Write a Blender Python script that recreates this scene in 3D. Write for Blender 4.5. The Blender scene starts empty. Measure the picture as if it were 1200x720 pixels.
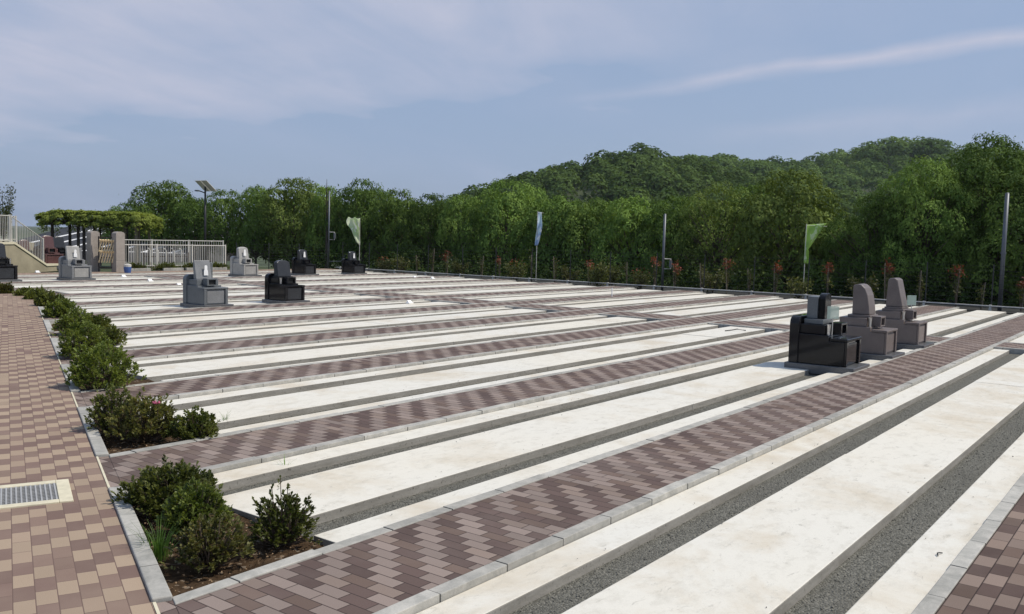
import bpy, bmesh, math, random
import numpy as np
from mathutils import Vector, Matrix
R_ = math.radians
rng = np.random.default_rng(11)
random.seed(5)
scene = bpy.context.scene
C = scene.collection

# ------------------------------------------------------------------ camera
RM = np.array([[0.6046998, 0.04541221, -0.79515778],
               [-0.79603339, 0.06688317, -0.60154592],
               [0.02586515, 0.99672683, 0.07659387]])
F = 1056.96
H = 1.95
cam_d = bpy.data.cameras.new('camera')
cam = bpy.data.objects.new('camera', cam_d)
C.objects.link(cam)
cam_d.sensor_width = 36.0
cam_d.lens = F / 1200 * 36
cam_d.clip_end = 8000
cam_d.clip_start = 0.05
m4 = Matrix([list(RM[0]) + [0], list(RM[1]) + [0], list(RM[2]) + [H], [0, 0, 0, 1]])
cam.matrix_world = m4
scene.camera = cam

def at(px, py, depth):
    """world point seen at (px, py) of the 1200x720 photograph at the given distance along the view axis"""
    q = np.array([(px - 600) / F * depth, -(py - 360) / F * depth, -depth])
    return RM @ q + np.array([0, 0, H])

def gp(px, py, z=0.0):
    d = RM @ np.array([px - 600, -(py - 360), -F])
    t = (z - H) / d[2]
    return d[0] * t, d[1] * t

def scr(X, Y, Z):
    q = RM.T @ np.array([X, Y, Z - H])
    return 600 - F * q[0] / q[2], 360 + F * q[1] / q[2]

# ------------------------------------------------------------------ materials
def mat_new(name):
    m = bpy.data.materials.new(name)
    m.use_nodes = True
    nt = m.node_tree
    nt.nodes.clear()
    out = nt.nodes.new('ShaderNodeOutputMaterial')
    b = nt.nodes.new('ShaderNodeBsdfPrincipled')
    nt.links.new(b.outputs[0], out.inputs[0])
    return m, nt, b, out

class NT:
    def __init__(s, nt): s.nt = nt
    def n(s, t, **k):
        o = s.nt.nodes.new(t)
        for a, v in k.items(): setattr(o, a, v)
        return o
    def put(s, sock, v):
        if hasattr(v, 'is_output') or isinstance(v, bpy.types.NodeSocket): s.nt.links.new(v, sock)
        else: sock.default_value = v
    def m(s, op, a, b=0.0, c=None, clamp=False):
        o = s.n('ShaderNodeMath', operation=op, use_clamp=clamp)
        s.put(o.inputs[0], a); s.put(o.inputs[1], b)
        if c is not None: s.put(o.inputs[2], c)
        return o.outputs[0]
    def mix(s, f, a, b, blend='MIX'):
        o = s.n('ShaderNodeMix', data_type='RGBA', blend_type=blend)
        s.put(o.inputs['Factor'], f)
        A = [i for i in o.inputs if i.name == 'A' and i.type == 'RGBA'][0]
        B = [i for i in o.inputs if i.name == 'B' and i.type == 'RGBA'][0]
        s.put(A, a); s.put(B, b)
        return [i for i in o.outputs if i.type == 'RGBA'][0]
    def noise(s, vec, scale, detail=4, rough=.55, dist=0.0, dim='3D'):
        o = s.n('ShaderNodeTexNoise', noise_dimensions=dim)
        s.put(o.inputs['Vector'], vec)
        o.inputs['Scale'].default_value = scale; o.inputs['Detail'].default_value = detail
        o.inputs['Roughness'].default_value = rough; o.inputs['Distortion'].default_value = dist
        return o.outputs['Fac']
    def ramp(s, f, stops):
        o = s.n('ShaderNodeMapRange', clamp=True)
        s.put(o.inputs['Value'], f)
        o.inputs['From Min'].default_value = stops[0]; o.inputs['From Max'].default_value = stops[1]
        o.inputs['To Min'].default_value = stops[2] if len(stops) > 2 else 0
        o.inputs['To Max'].default_value = stops[3] if len(stops) > 2 else 1
        return o.outputs[0]
    def bump(s, h, strength, dist, b):
        o = s.n('ShaderNodeBump')
        o.inputs['Strength'].default_value = strength; o.inputs['Distance'].default_value = dist
        s.put(o.inputs['Height'], h)
        s.nt.links.new(o.outputs[0], b.inputs['Normal'])
    def pos(s, obj=False):
        if obj: return s.n('ShaderNodeTexCoord').outputs['Object']
        return s.n('ShaderNodeNewGeometry').outputs['Position']
    def vmul(s, v, xyz):
        o = s.n('ShaderNodeVectorMath', operation='MULTIPLY')
        s.put(o.inputs[0], v); o.inputs[1].default_value = xyz
        return o.outputs[0]

def c4(c): return (c[0], c[1], c[2], 1.0)

def simple(name, col, rough=.6, metal=0.0, var=.15, vscale=6.0, spec=.5, bump=0.0, bscale=60, obj=True):
    m, nt, b, out = mat_new(name)
    N = NT(nt)
    p = N.pos(obj)
    f = N.noise(p, vscale, 5, .6)
    k = N.ramp(f, (.3, .7, 1 - var, 1 + var))
    cc = N.mix(1.0, c4(col), N.n('ShaderNodeCombineColor').outputs[0], 'MULTIPLY')
    comb = nt.nodes[-2] if False else None
    for nd in nt.nodes:
        if nd.bl_idname == 'ShaderNodeCombineColor':
            for i in range(3): nt.links.new(k, nd.inputs[i])
    nt.links.new(cc, b.inputs['Base Color'])
    b.inputs['Roughness'].default_value = rough
    b.inputs['Metallic'].default_value = metal
    b.inputs['Specular IOR Level'].default_value = spec
    if bump: N.bump(N.noise(p, bscale, 4, .6), bump, .004, b)
    return m

def grey3(N, k):
    o = N.n('ShaderNodeCombineColor')
    for i in range(3): N.put(o.inputs[i], k)
    return o.outputs[0]

def granite(name, a, b_, fleck, rough, scale=260, spec=.5):
    m, nt, b, out = mat_new(name)
    N = NT(nt)
    p = N.pos(True)
    f1 = N.ramp(N.noise(p, scale, 3, .7), (.42, .58))
    f2 = N.ramp(N.noise(p, scale * 1.9, 2, .6), (.60, .68))
    base = N.mix(f1, c4(a), c4(b_))
    base = N.mix(f2, base, c4(fleck))
    big = N.ramp(N.noise(p, 4, 4, .6), (.3, .7, .88, 1.1))
    base = N.mix(1.0, base, grey3(N, big), 'MULTIPLY')
    nt.links.new(base, b.inputs['Base Color'])
    b.inputs['Roughness'].default_value = rough
    b.inputs['Specular IOR Level'].default_value = spec
    return m

def pavers(name, dark, light, angle, long_axis, shift, w=.1, l=.2, warm=(.19, .135, .10), jd=.42, bs=.45, rv=.36, jw=.0052):
    """bond of two-tone block pavers; long_axis 'Y' or 'X' after turning by angle"""
    m, nt, b, out = mat_new(name)
    N = NT(nt)
    p = N.pos()
    vr = N.n('ShaderNodeVectorRotate', rotation_type='Z_AXIS')
    N.put(vr.inputs['Vector'], p); vr.inputs['Angle'].default_value = angle
    sp = N.n('ShaderNodeSeparateXYZ'); nt.links.new(vr.outputs[0], sp.inputs[0])
    a, q = (sp.outputs[0], sp.outputs[1]) if long_axis == 'Y' else (sp.outputs[1], sp.outputs[0])
    U = N.m('DIVIDE', a, w); col = N.m('FLOOR', U); fu = N.m('FRACT', U)
    V = N.m('DIVIDE', N.m('ADD', q, N.m('MULTIPLY', col, shift)), l)
    idx = N.m('FLOOR', V); fv = N.m('FRACT', V)
    par = N.m('MULTIPLY', N.m('FRACT', N.m('MULTIPLY', N.m('ADD', idx, .01), .5)), 2.0)
    lightf = N.m('GREATER_THAN', par, .6)
    cv = N.n('ShaderNodeCombineXYZ'); nt.links.new(col, cv.inputs[0]); nt.links.new(idx, cv.inputs[1])
    wn = N.n('ShaderNodeTexWhiteNoise', noise_dimensions='2D'); nt.links.new(cv.outputs[0], wn.inputs['Vector'])
    rnd = wn.outputs['Value']
    wc = N.n('ShaderNodeSeparateColor'); nt.links.new(wn.outputs['Color'], wc.inputs[0])
    swap = N.m('GREATER_THAN', wc.outputs[1], .965)
    lf = N.m('ABSOLUTE', N.m('SUBTRACT', lightf, swap))
    colr = N.mix(lf, c4(dark), c4(light))
    colr = N.mix(N.m('MULTIPLY', N.m('GREATER_THAN', wc.outputs[2], .72), .34), colr, c4(warm))
    colr = N.mix(1.0, colr, grey3(N, N.m('MULTIPLY_ADD', rnd, rv, 1 - rv / 2)), 'MULTIPLY')
    fine = N.noise(p, 190, 3, .7)
    colr = N.mix(1.0, colr, grey3(N, N.ramp(fine, (.25, .75, .82, 1.18))), 'MULTIPLY')
    # patches of dust and bleaching
    dirt = N.ramp(N.noise(p, .7, 5, .65), (.45, .75, 0, .25))
    colr = N.mix(dirt, colr, c4([min(1, x * 1.15 + .05) for x in light]))
    du = N.m('MULTIPLY', N.m('MINIMUM', fu, N.m('SUBTRACT', 1.0, fu)), w)
    dv = N.m('MULTIPLY', N.m('MINIMUM', fv, N.m('SUBTRACT', 1.0, fv)), l)
    d = N.m('MINIMUM', du, dv)
    joint = N.ramp(d, (.0014, jw))
    colr = N.mix(joint, c4([x * jd for x in dark]), colr)
    nt.links.new(colr, b.inputs['Base Color'])
    b.inputs['Roughness'].default_value = .85
    b.inputs['Specular IOR Level'].default_value = .25
    hgt = N.m('ADD', N.ramp(d, (0, .006)), N.m('MULTIPLY', fine, .25))
    hgt = N.m('ADD', hgt, N.m('MULTIPLY', rnd, .35))
    N.bump(hgt, bs, .004, b)
    return m

M = {}
M['paver_path'] = pavers('two_tone_path_pavers', (.110, .076, .066), (.236, .187, .162), 0, 'Y', -.104, l=.212)
M['paver_brown'] = pavers('brown_path_pavers', (.085, .055, .046), (.22, .165, .135), 0, 'X', .1, w=.11, l=.21)
WA = math.atan2(.916, .400)
M['paver_walk'] = pavers('tan_walkway_pavers', (.178, .118, .097), (.345, .262, .188), R_(90) - WA, 'Y', -.1, w=.105, l=.2, warm=(.28, .20, .15), jd=.80, bs=.2, rv=.18, jw=.0036)

def concrete_white():
    m, nt, b, out = mat_new('pale_smooth_concrete')
    N = NT(nt); p = N.pos()
    big = N.noise(p, .75, 9, .68, .35)
    fine = N.noise(p, 140, 3, .7)
    base = N.mix(N.ramp(N.noise(p, .22, 3, .5), (.35, .65)), c4((.70, .665, .575)), c4((.68, .665, .605)))
    base = N.mix(N.ramp(big, (.49, .65, 0, .50)), base, c4((.50, .41, .28)))
    mott = N.noise(N.vmul(p, (1, 1.5, 1)), 5.5, 7, .74)
    base = N.mix(N.ramp(mott, (.50, .70, 0, .40)), base, c4((.42, .39, .32)))
    streak = N.noise(N.vmul(p, (2.2, 5.5, 1)), 2.6, 8, .74, .5)
    base = N.mix(N.ramp(streak, (.585, .66, 0, .50)), base, c4((.36, .34, .29)))
    spots = N.ramp(N.noise(p, 30, 4, .7), (.64, .72, 0, .45))
    base = N.mix(spots, base, c4((.33, .31, .26)))
    base = N.mix(1.0, base, grey3(N, N.ramp(fine, (.25, .75, .93, 1.06))), 'MULTIPLY')
    nt.links.new(base, b.inputs['Base Color'])
    b.inputs['Roughness'].default_value = .75
    b.inputs['Specular IOR Level'].default_value = .3
    N.bump(N.m('ADD', streak, N.m('MULTIPLY', fine, .4)), .25, .004, b)
    return m
M['slab'] = concrete_white()
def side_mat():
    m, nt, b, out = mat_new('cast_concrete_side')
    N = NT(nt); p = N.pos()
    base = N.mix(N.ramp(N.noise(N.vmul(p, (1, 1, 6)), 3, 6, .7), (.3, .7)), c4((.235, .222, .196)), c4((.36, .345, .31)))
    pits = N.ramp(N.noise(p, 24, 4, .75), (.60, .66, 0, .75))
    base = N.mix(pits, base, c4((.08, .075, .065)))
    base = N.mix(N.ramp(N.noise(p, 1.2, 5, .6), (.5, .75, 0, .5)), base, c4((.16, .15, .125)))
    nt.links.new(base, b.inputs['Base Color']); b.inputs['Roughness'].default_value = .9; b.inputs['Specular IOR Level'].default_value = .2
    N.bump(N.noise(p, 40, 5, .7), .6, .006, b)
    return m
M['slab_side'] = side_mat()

def kerb_mat(name, axis_angle):
    m, nt, b, out = mat_new(name)
    N = NT(nt); p = N.pos()
    vr = N.n('ShaderNodeVectorRotate', rotation_type='Z_AXIS')
    N.put(vr.inputs['Vector'], p); vr.inputs['Angle'].default_value = axis_angle
    sp = N.n('ShaderNodeSeparateXYZ'); nt.links.new(vr.outputs[0], sp.inputs[0])
    s = N.m('DIVIDE', sp.outputs[0], .6)
    d = N.m('MULTIPLY', N.m('MINIMUM', N.m('FRACT', s), N.m('SUBTRACT', 1.0, N.m('FRACT', s))), .6)
    cv = N.n('ShaderNodeCombineXYZ'); nt.links.new(N.m('FLOOR', s), cv.inputs[0])
    wn = N.n('ShaderNodeTexWhiteNoise', noise_dimensions='2D'); nt.links.new(cv.outputs[0], wn.inputs['Vector'])
    base = N.mix(N.ramp(N.noise(p, 7, 6, .7, .5), (.35, .7)), c4((.44, .425, .385)), c4((.27, .268, .245)))
    base = N.mix(1.0, base, grey3(N, N.m('MULTIPLY_ADD', wn.outputs['Value'], .3, .85)), 'MULTIPLY')
    base = N.mix(1.0, base, grey3(N, N.ramp(N.noise(p, 160, 3, .7), (.3, .7, .9, 1.1))), 'MULTIPLY')
    base = N.mix(N.ramp(d, (.002, .006)), c4((.10, .095, .085)), base)
    nt.links.new(base, b.inputs['Base Color'])
    b.inputs['Roughness'].default_value = .85
    b.inputs['Specular IOR Level'].default_value = .25
    N.bump(N.m('ADD', N.ramp(d, (0, .008)), N.m('MULTIPLY', N.noise(p, 90, 4, .7), .4)), .4, .005, b)
    return m
M['kerb'] = kerb_mat('concrete_kerbstone', 0)
M['kerb_walk'] = kerb_mat('concrete_kerbstone_walkway', -WA)
M['kerb_cross'] = kerb_mat('concrete_kerbstone_cross', R_(-90))

def gravel_mat():
    m, nt, b, out = mat_new('crushed_grey_gravel')
    N = NT(nt); p = N.pos()
    v = N.n('ShaderNodeTexVoronoi'); N.put(v.inputs['Vector'], p); v.inputs['Scale'].default_value = 75
    sc = N.n('ShaderNodeSeparateColor'); nt.links.new(v.outputs['Color'], sc.inputs[0])
    base = N.mix(sc.outputs[0], c4((.088, .088, .075)), c4((.21, .205, .178)))
    base = N.mix(N.m('GREATER_THAN', sc.outputs[1], .97), base, c4((.24, .23, .20)))
    base = N.mix(N.ramp(N.noise(p, 1.6, 4, .6), (.35, .7, 0, .4)), base, c4((.12, .115, .10)))
    nt.links.new(base, b.inputs['Base Color'])
    b.inputs['Roughness'].default_value = .95
    b.inputs['Specular IOR Level'].default_value = .15
    N.bump(N.m('SUBTRACT', 1.0, v.outputs['Distance']), .9, .012, b)
    return m
M['gravel'] = gravel_mat()

def soil_mat():
    m, nt, b, out = mat_new('dry_brown_soil')
    N = NT(nt); p = N.pos()
    f = N.noise(p, 16, 7, .75)
    base = N.mix(N.ramp(f, (.35, .68)), c4((.035, .022, .013)), c4((.12, .078, .045)))
    ch = N.n('ShaderNodeTexVoronoi'); N.put(ch.inputs['Vector'], p); ch.inputs['Scale'].default_value = 42
    sc = N.n('ShaderNodeSeparateColor'); nt.links.new(ch.outputs['Color'], sc.inputs[0])
    base = N.mix(N.m('GREATER_THAN', sc.outputs[0], .93), base, c4((.24, .19, .14)))
    nt.links.new(base, b.inputs['Base Color'])
    b.inputs['Roughness'].default_value = 1.0
    b.inputs['Specular IOR Level'].default_value = .1
    N.bump(f, 1.0, .03, b)
    return m
M['soil'] = soil_mat()

def leaf_mat(name, dark, light, vscale=1.2, trans=.35, third=None, rough=.55, obj=True, fine=9.0, spec=.3):
    m, nt, b, out = mat_new(name)
    N = NT(nt)
    p = N.pos(obj)
    oi = N.n('ShaderNodeObjectInfo')
    f = N.ramp(N.noise(p, vscale, 4, .6), (.34, .66))
    f2 = N.ramp(N.noise(p, fine, 3, .6), (.3, .7, .72, 1.28))
    base = N.mix(f, c4(dark), c4(light))
    if third:
        base = N.mix(N.ramp(N.noise(p, vscale * 2.3, 3, .6), (.56, .66, 0, .8)), base, c4(third))
    base = N.mix(1.0, base, grey3(N, f2), 'MULTIPLY')
    base = N.mix(1.0, base, grey3(N, N.m('MULTIPLY_ADD', oi.outputs['Random'], .6, .70)), 'MULTIPLY')
    nt.links.new(base, b.inputs['Base Color'])
    b.inputs['Roughness'].default_value = rough
    b.inputs['Specular IOR Level'].default_value = spec
    tr = N.n('ShaderNodeBsdfTranslucent')
    tc = N.mix(1.0, base, c4((1.25, 1.25, .55)), 'MULTIPLY')
    nt.links.new(tc, tr.inputs['Color'])
    mx = N.n('ShaderNodeMixShader'); mx.inputs[0].default_value = trans
    nt.links.new(b.outputs[0], mx.inputs[1]); nt.links.new(tr.outputs[0], mx.inputs[2])
    nt.links.new(mx.outputs[0], out.inputs[0])
    return m
M['leaf_dark'] = leaf_mat('dark_tree_leaves', (.040, .078, .016), (.140, .215, .050), 4.0, .2, spec=.08, rough=.8)
M['leaf_mid'] = leaf_mat('green_tree_leaves', (.060, .112, .024), (.195, .285, .066), 4.0, .2, spec=.08, rough=.8)
M['leaf_light'] = leaf_mat('yellow_green_tree_leaves', (.085, .128, .028), (.200, .260, .066), 4.0, .2, spec=.08, rough=.8)
M['leaf_vine'] = leaf_mat('wisteria_leaves', (.19, .25, .05), (.32, .38, .088), .6, spec=.12, rough=.7, fine=5.0)
M['leaf_hill'] = leaf_mat('hillside_leaves', (.046, .086, .024), (.125, .190, .058), .05, .25, obj=False, fine=.35, spec=.05, rough=.9)
M['azalea'] = leaf_mat('azalea_leaves', (.062, .084, .020), (.20, .22, .060), 5.0, .25, None, .45, fine=40)
M['azalea_fresh'] = leaf_mat('fresh_azalea_leaves', (.080, .115, .024), (.215, .255, .066), 5.0, .3, None, .45, fine=40)
M['azalea_tan'] = leaf_mat('bronzed_azalea_leaves', (.072, .080, .024), (.205, .20, .066), 6.0, .25, (.14, .085, .045), .5, fine=40)
M['leaf_red'] = leaf_mat('red_shrub_tips', (.14, .035, .022), (.30, .085, .05), 8, .3, fine=30)
M['leaf_olive'] = leaf_mat('olive_shrub_leaves', (.050, .065, .018), (.13, .135, .042), 4, .3, fine=20)
M['grass_blade'] = leaf_mat('bright_grass_blades', (.08, .17, .03), (.17, .29, .06), 9, .35, fine=30)
M['sparse_leaf'] = leaf_mat('pale_young_leaves', (.06, .085, .035), (.12, .145, .06), 3, .35)
M['bark'] = simple('tree_bark', (.075, .058, .042), .9, var=.35, vscale=7, bump=.6, bscale=25)
M['stem'] = simple('shrub_stem_bark', (.10, .072, .05), .9, var=.3, vscale=25)
M['black_stone'] = granite('polished_black_granite', (.009, .009, .0105), (.017, .017, .019), (.028, .028, .032), .08, spec=.25)
M['dark_grey_stone'] = granite('polished_charcoal_granite', (.022, .024, .028), (.05, .053, .058), (.10, .10, .11), .18, spec=.3)
M['pink_stone'] = granite('pink_brown_granite', (.118, .096, .088), (.20, .168, .155), (.30, .26, .24), .4, spec=.3)
M['pink_light'] = granite('pale_pink_granite', (.175, .145, .133), (.275, .238, .22), (.37, .33, .31), .4, spec=.3)
M['grey_stone'] = granite('blue_grey_granite', (.085, .094, .100), (.165, .178, .186), (.27, .28, .29), .32)
M['pale_stone'] = granite('pale_grey_granite', (.27, .265, .25), (.42, .41, .385), (.54, .53, .5), .32)
M['red_stone'] = granite('dark_red_granite', (.075, .035, .034), (.14, .07, .066), (.20, .12, .11), .2)
M['mid_stone'] = granite('silver_granite', (.15, .155, .158), (.26, .265, .268), (.38, .385, .39), .32)
M['base_stone'] = granite('dark_base_granite', (.06, .062, .066), (.13, .133, .138), (.2, .2, .21), .3)
M['void'] = simple('dark_hollow', (.006, .006, .006), .6)
M['steel'] = simple('brushed_steel', (.62, .62, .62), .28, 1.0, var=.08)
M['galv'] = simple('galvanised_steel', (.13, .14, .155), .5, .5, var=.14, vscale=3)
M['dark_metal'] = simple('dark_bronze_metal', (.035, .034, .035), .45, .4, var=.15)
M['wire'] = simple('dark_green_wire', (.03, .034, .033), .5, .3)
M['white_paint'] = simple('white_painted_rail', (.56, .54, .49), .5, var=.1, vscale=3)
M['cream'] = simple('cream_concrete', (.62, .57, .42), .8, var=.12, vscale=12)
M['paper'] = simple('white_paper_tag', (.85, .85, .84), .7, var=.03)
M['tan_wall'] = simple('weathered_tan_wall', (.30, .265, .185), .9, var=.22, vscale=1.3, bump=.4, bscale=14)
M['pillar'] = granite('pinkish_gate_stone', (.25, .22, .19), (.35, .31, .275), (.44, .40, .36), .7, 90)
M['wood'] = simple('pale_bamboo', (.74, .58, .34), .6, var=.2, vscale=8)
M['asphalt'] = simple('car_park_asphalt', (.052, .052, .056), .9, var=.2, vscale=1.0, bump=.3, bscale=60, obj=False)
M['road_paint'] = simple('white_road_paint', (.75, .75, .74), .7, var=.1)
M['terrain'] = simple('rough_green_ground', (.045, .062, .022), .95, var=.4, vscale=.25, obj=False)
M['blue_plastic'] = simple('blue_plastic', (.04, .10, .30), .4, var=.05)
M['timber'] = simple('dark_stained_timber', (.045, .034, .028), .8, var=.25, vscale=5)
M['stake'] = simple('weathered_stake', (.20, .165, .12), .85, var=.3, vscale=9)
M['solar'] = simple('solar_cells', (.012, .016, .035), .15, var=.1)
M['red_petal'] = simple('pink_petal', (.42, .09, .16), .6)

def glassy():
    m, nt, b, out = mat_new('pale_green_acrylic')
    b.inputs['Base Color'].default_value = (.55, .68, .60, 1)
    b.inputs['Roughness'].default_value = .25
    b.inputs['Transmission Weight'].default_value = .25
    b.inputs['Alpha'].default_value = .62
    return m
M['acrylic'] = glassy()

def cloth(name, a, b2, c3=None, sc=2.5):
    m, nt, b, out = mat_new(name)
    N = NT(nt); p = N.pos(True)
    f = N.ramp(N.noise(p, sc, 2, .5, .4), (.44, .56))
    base = N.mix(f, c4(a), c4(b2))
    if c3:
        base = N.mix(N.ramp(N.noise(N.vmul(p, (1, 1, .5)), sc * 2.2, 2, .5), (.56, .60)), base, c4(c3))
    nt.links.new(base, b.inputs['Base Color']); b.inputs['Roughness'].default_value = .8
    tr = N.n('ShaderNodeBsdfTranslucent'); nt.links.new(base, tr.inputs['Color'])
    mx = N.n('ShaderNodeMixShader'); mx.inputs[0].default_value = .45
    nt.links.new(b.outputs[0], mx.inputs[1]); nt.links.new(tr.outputs[0], mx.inputs[2])
    nt.links.new(mx.outputs[0], out.inputs[0])
    return m
M['flag_lime'] = cloth('lime_banner_cloth', (.44, .66, .16), (.36, .56, .14), (.66, .78, .48), 2.2)
M['flag_blue'] = cloth('light_blue_banner_cloth', (.60, .74, .82), (.34, .48, .68), (.80, .84, .86), 2.2)
M['flag_pale'] = cloth('pale_green_banner_cloth', (.66, .78, .46), (.76, .82, .62), (.86, .88, .82), 2.2)

# ------------------------------------------------------------------ mesh helpers
class MB:
    def __init__(s): s.v = []; s.f = []
    def box(s, x0, y0, z0, x1, y1, z1):
        b = len(s.v)
        s.v += [(x0, y0, z0), (x1, y0, z0), (x1, y1, z0), (x0, y1, z0), (x0, y0, z1), (x1, y0, z1), (x1, y1, z1), (x0, y1, z1)]
        s.f += [tuple(b + i for i in q) for q in ((3, 2, 1, 0), (4, 5, 6, 7), (0, 1, 5, 4), (1, 2, 6, 5), (2, 3, 7, 6), (3, 0, 4, 7))]
        return s
    def poly(s, pts, z0, z1):
        """vertical prism of a counter-clockwise ground outline"""
        b = len(s.v); n = len(pts)
        s.v += [(p[0], p[1], z0) for p in pts] + [(p[0], p[1], z1) for p in pts]
        s.f += [tuple(b + i for i in range(n - 1, -1, -1)), tuple(b + n + i for i in range(n))]
        s.f += [(b + i, b + (i + 1) % n, b + n + (i + 1) % n, b + n + i) for i in range(n)]
        return s
    def prof_x(s, yz, x0, x1):
        """extrude a (y, z) outline (counter-clockwise seen from +x) along x"""
        b = len(s.v); n = len(yz)
        s.v += [(x0, p[0], p[1]) for p in yz] + [(x1, p[0], p[1]) for p in yz]
        s.f += [tuple(b + i for i in range(n - 1, -1, -1)), tuple(b + n + i for i in range(n))]
        s.f += [(b + i, b + (i + 1) % n, b + n + (i + 1) % n, b + n + i) for i in range(n)]
        return s
    def prof_y(s, xz, y0, y1):
        b = len(s.v); n = len(xz)
        s.v += [(p[0], y0, p[1]) for p in xz] + [(p[0], y1, p[1]) for p in xz]
        s.f += [tuple(b + i for i in range(n)), tuple(b + n + i for i in range(n - 1, -1, -1))]
        s.f += [(b + (i + 1) % n, b + i, b + n + i, b + n + (i + 1) % n) for i in range(n)]
        return s
    def tube(s, pts, rad, k=8, cap=True):
        pts = [Vector(p) for p in pts]
        if not hasattr(rad, '__len__'): rad = [rad] * len(pts)
        b = len(s.v)
        for i, p in enumerate(pts):
            d = (pts[min(i + 1, len(pts) - 1)] - pts[max(i - 1, 0)]).normalized()
            a = d.orthogonal().normalized(); c = d.cross(a)
            for j in range(k):
                t = 2 * math.pi * j / k
                s.v.append(tuple(p + (a * math.cos(t) + c * math.sin(t)) * rad[i]))
        for i in range(len(pts) - 1):
            for j in range(k):
                s.f.append((b + i * k + j, b + i * k + (j + 1) % k, b + (i + 1) * k + (j + 1) % k, b + (i + 1) * k + j))
        if cap:
            s.f.append(tuple(b + j for j in range(k - 1, -1, -1)))
            e = b + (len(pts) - 1) * k
            s.f.append(tuple(e + j for j in range(k)))
        return s
    def build(s, name, mat, parent=None, bevel=0.0, smooth=False, loc=None, seg=2):
        me = bpy.data.meshes.new(name)
        me.from_pydata(s.v, [], s.f)
        bm = bmesh.new(); bm.from_mesh(me)
        bmesh.ops.recalc_face_normals(bm, faces=bm.faces)
        bm.to_mesh(me); bm.free()
        me.materials.append(mat)
        if smooth: me.shade_smooth()
        return link(name, me, parent, bevel, loc, seg)

def link(name, me, parent=None, bevel=0.0, loc=None, seg=2):
    o = bpy.data.objects.new(name, me)
    C.objects.link(o)
    if parent: o.parent = parent
    if loc is not None: o.location = loc
    if bevel:
        md = o.modifiers.new('edge', 'BEVEL'); md.width = bevel; md.segments = seg; md.limit_method = 'ANGLE'
    return o

def np_mesh(name, V, Fq, mat, k=4):
    me = bpy.data.meshes.new(name)
    n = len(Fq)
    me.vertices.add(len(V)); me.vertices.foreach_set('co', np.asarray(V, np.float32).ravel())
    me.loops.add(n * k); me.loops.foreach_set('vertex_index', np.asarray(Fq, np.int32).ravel())
    me.polygons.add(n); me.polygons.foreach_set('loop_start', np.arange(n, dtype=np.int32) * k)
    me.polygons.foreach_set('loop_total', np.full(n, k, np.int32))
    me.update(calc_edges=True); me.validate()
    me.materials.append(mat)
    return me

def tag(o, label=None, cat=None, group=None, kind=None):
    if label: o['label'] = label
    if cat: o['category'] = cat
    if group: o['group'] = group
    if kind: o['kind'] = kind
    return o

def thing(name, loc, label, cat, group=None, rz=0.0):
    o = bpy.data.objects.new(name, None)
    o.empty_display_size = .2
    C.objects.link(o)
    o.location = loc; o.rotation_euler = (0, 0, rz)
    return tag(o, label, cat, group)

def dup(root, loc, rz=None, label=None, group=None, scale=None, hide=()):
    r = root.copy(); C.objects.link(r)
    r.location = loc
    if rz is not None: r.rotation_euler = (0, 0, rz)
    if scale is not None: r.scale = scale
    if label: r['label'] = label
    if group: r['group'] = group
    for ch in list(root.children):
        c = ch.copy(); C.objects.link(c); c.parent = r
        for g in ch.children:
            d = g.copy(); C.objects.link(d); d.parent = c
    return r

def unit(a):
    return a / (np.linalg.norm(a, axis=-1, keepdims=True) + 1e-9)

def leaves(P, Nn, size, r, asp=.55, fold=.18):
    """one bent diamond per leaf"""
    n = len(P)
    Nn = unit(Nn)
    t = unit(np.cross(Nn, unit(r.normal(size=(n, 3)))))
    b = np.cross(Nn, t)
    s = np.asarray(size).reshape(-1, 1) * np.ones((n, 1))
    V = np.empty((n, 4, 3))
    V[:, 0] = P - t * s * .5
    V[:, 1] = P + b * s * asp * .5 + Nn * s * fold
    V[:, 2] = P + t * s * .5
    V[:, 3] = P - b * s * asp * .5 + Nn * s * fold
    return V.reshape(-1, 3), np.arange(n * 4).reshape(-1, 4)

def leaves_dir(P, D, size, r, asp=.42, fold=.12):
    """leaf growing from P along D"""
    n = len(P)
    D = unit(D)
    side = unit(np.cross(D, unit(r.normal(size=(n, 3)) * .35 + np.array([0, 0, 1.0]))))
    up = np.cross(side, D)
    s = np.asarray(size).reshape(-1, 1) * np.ones((n, 1))
    V = np.empty((n, 4, 3))
    V[:, 0] = P
    V[:, 1] = P + D * s * .58 + side * s * asp * .5 + up * s * fold
    V[:, 2] = P + D * s
    V[:, 3] = P + D * s * .58 - side * s * asp * .5 + up * s * fold
    return V.reshape(-1, 3), np.arange(n * 4).reshape(-1, 4)

# ------------------------------------------------------------------ the lot grid
PER = 3.12
YT = 4.113                    # far edge of the first paver row
ROWW = .851
KERB = .10
SL = -.035                    # level of the concrete slabs
GR = -.105                    # level of the gravel
XC0, XC1 = 20.35, 21.70       # cross path
XE = 33.0                     # slabs end
XK = 34.0                     # kerb under the fence
ux, uy = .400, .9165          # walkway direction
def walk_pt(u, v): return (ux * u - uy * v, uy * u + ux * v)
def walk_x(y, v=-.74):        # x of the walkway edge (offset v) at height y
    u = (y - ux * v) / uy
    return ux * u - uy * v
def xs(y):                    # left end of a row
    return walk_x(y) if y < 27.4 else 6.0

def strip(name, y0, y1, x0a, x0b, x1, z0, z1, mat, bevel=0.0, side=None):
    mb = MB().poly([(x0a, y0), (x1, y0), (x1, y1), (x0b, y1)], z0, z1)
    o = mb.build(name, mat, bevel=bevel)
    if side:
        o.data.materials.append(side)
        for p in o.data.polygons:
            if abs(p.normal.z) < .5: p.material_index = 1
    tag(o, kind='structure')
    return o

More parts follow.
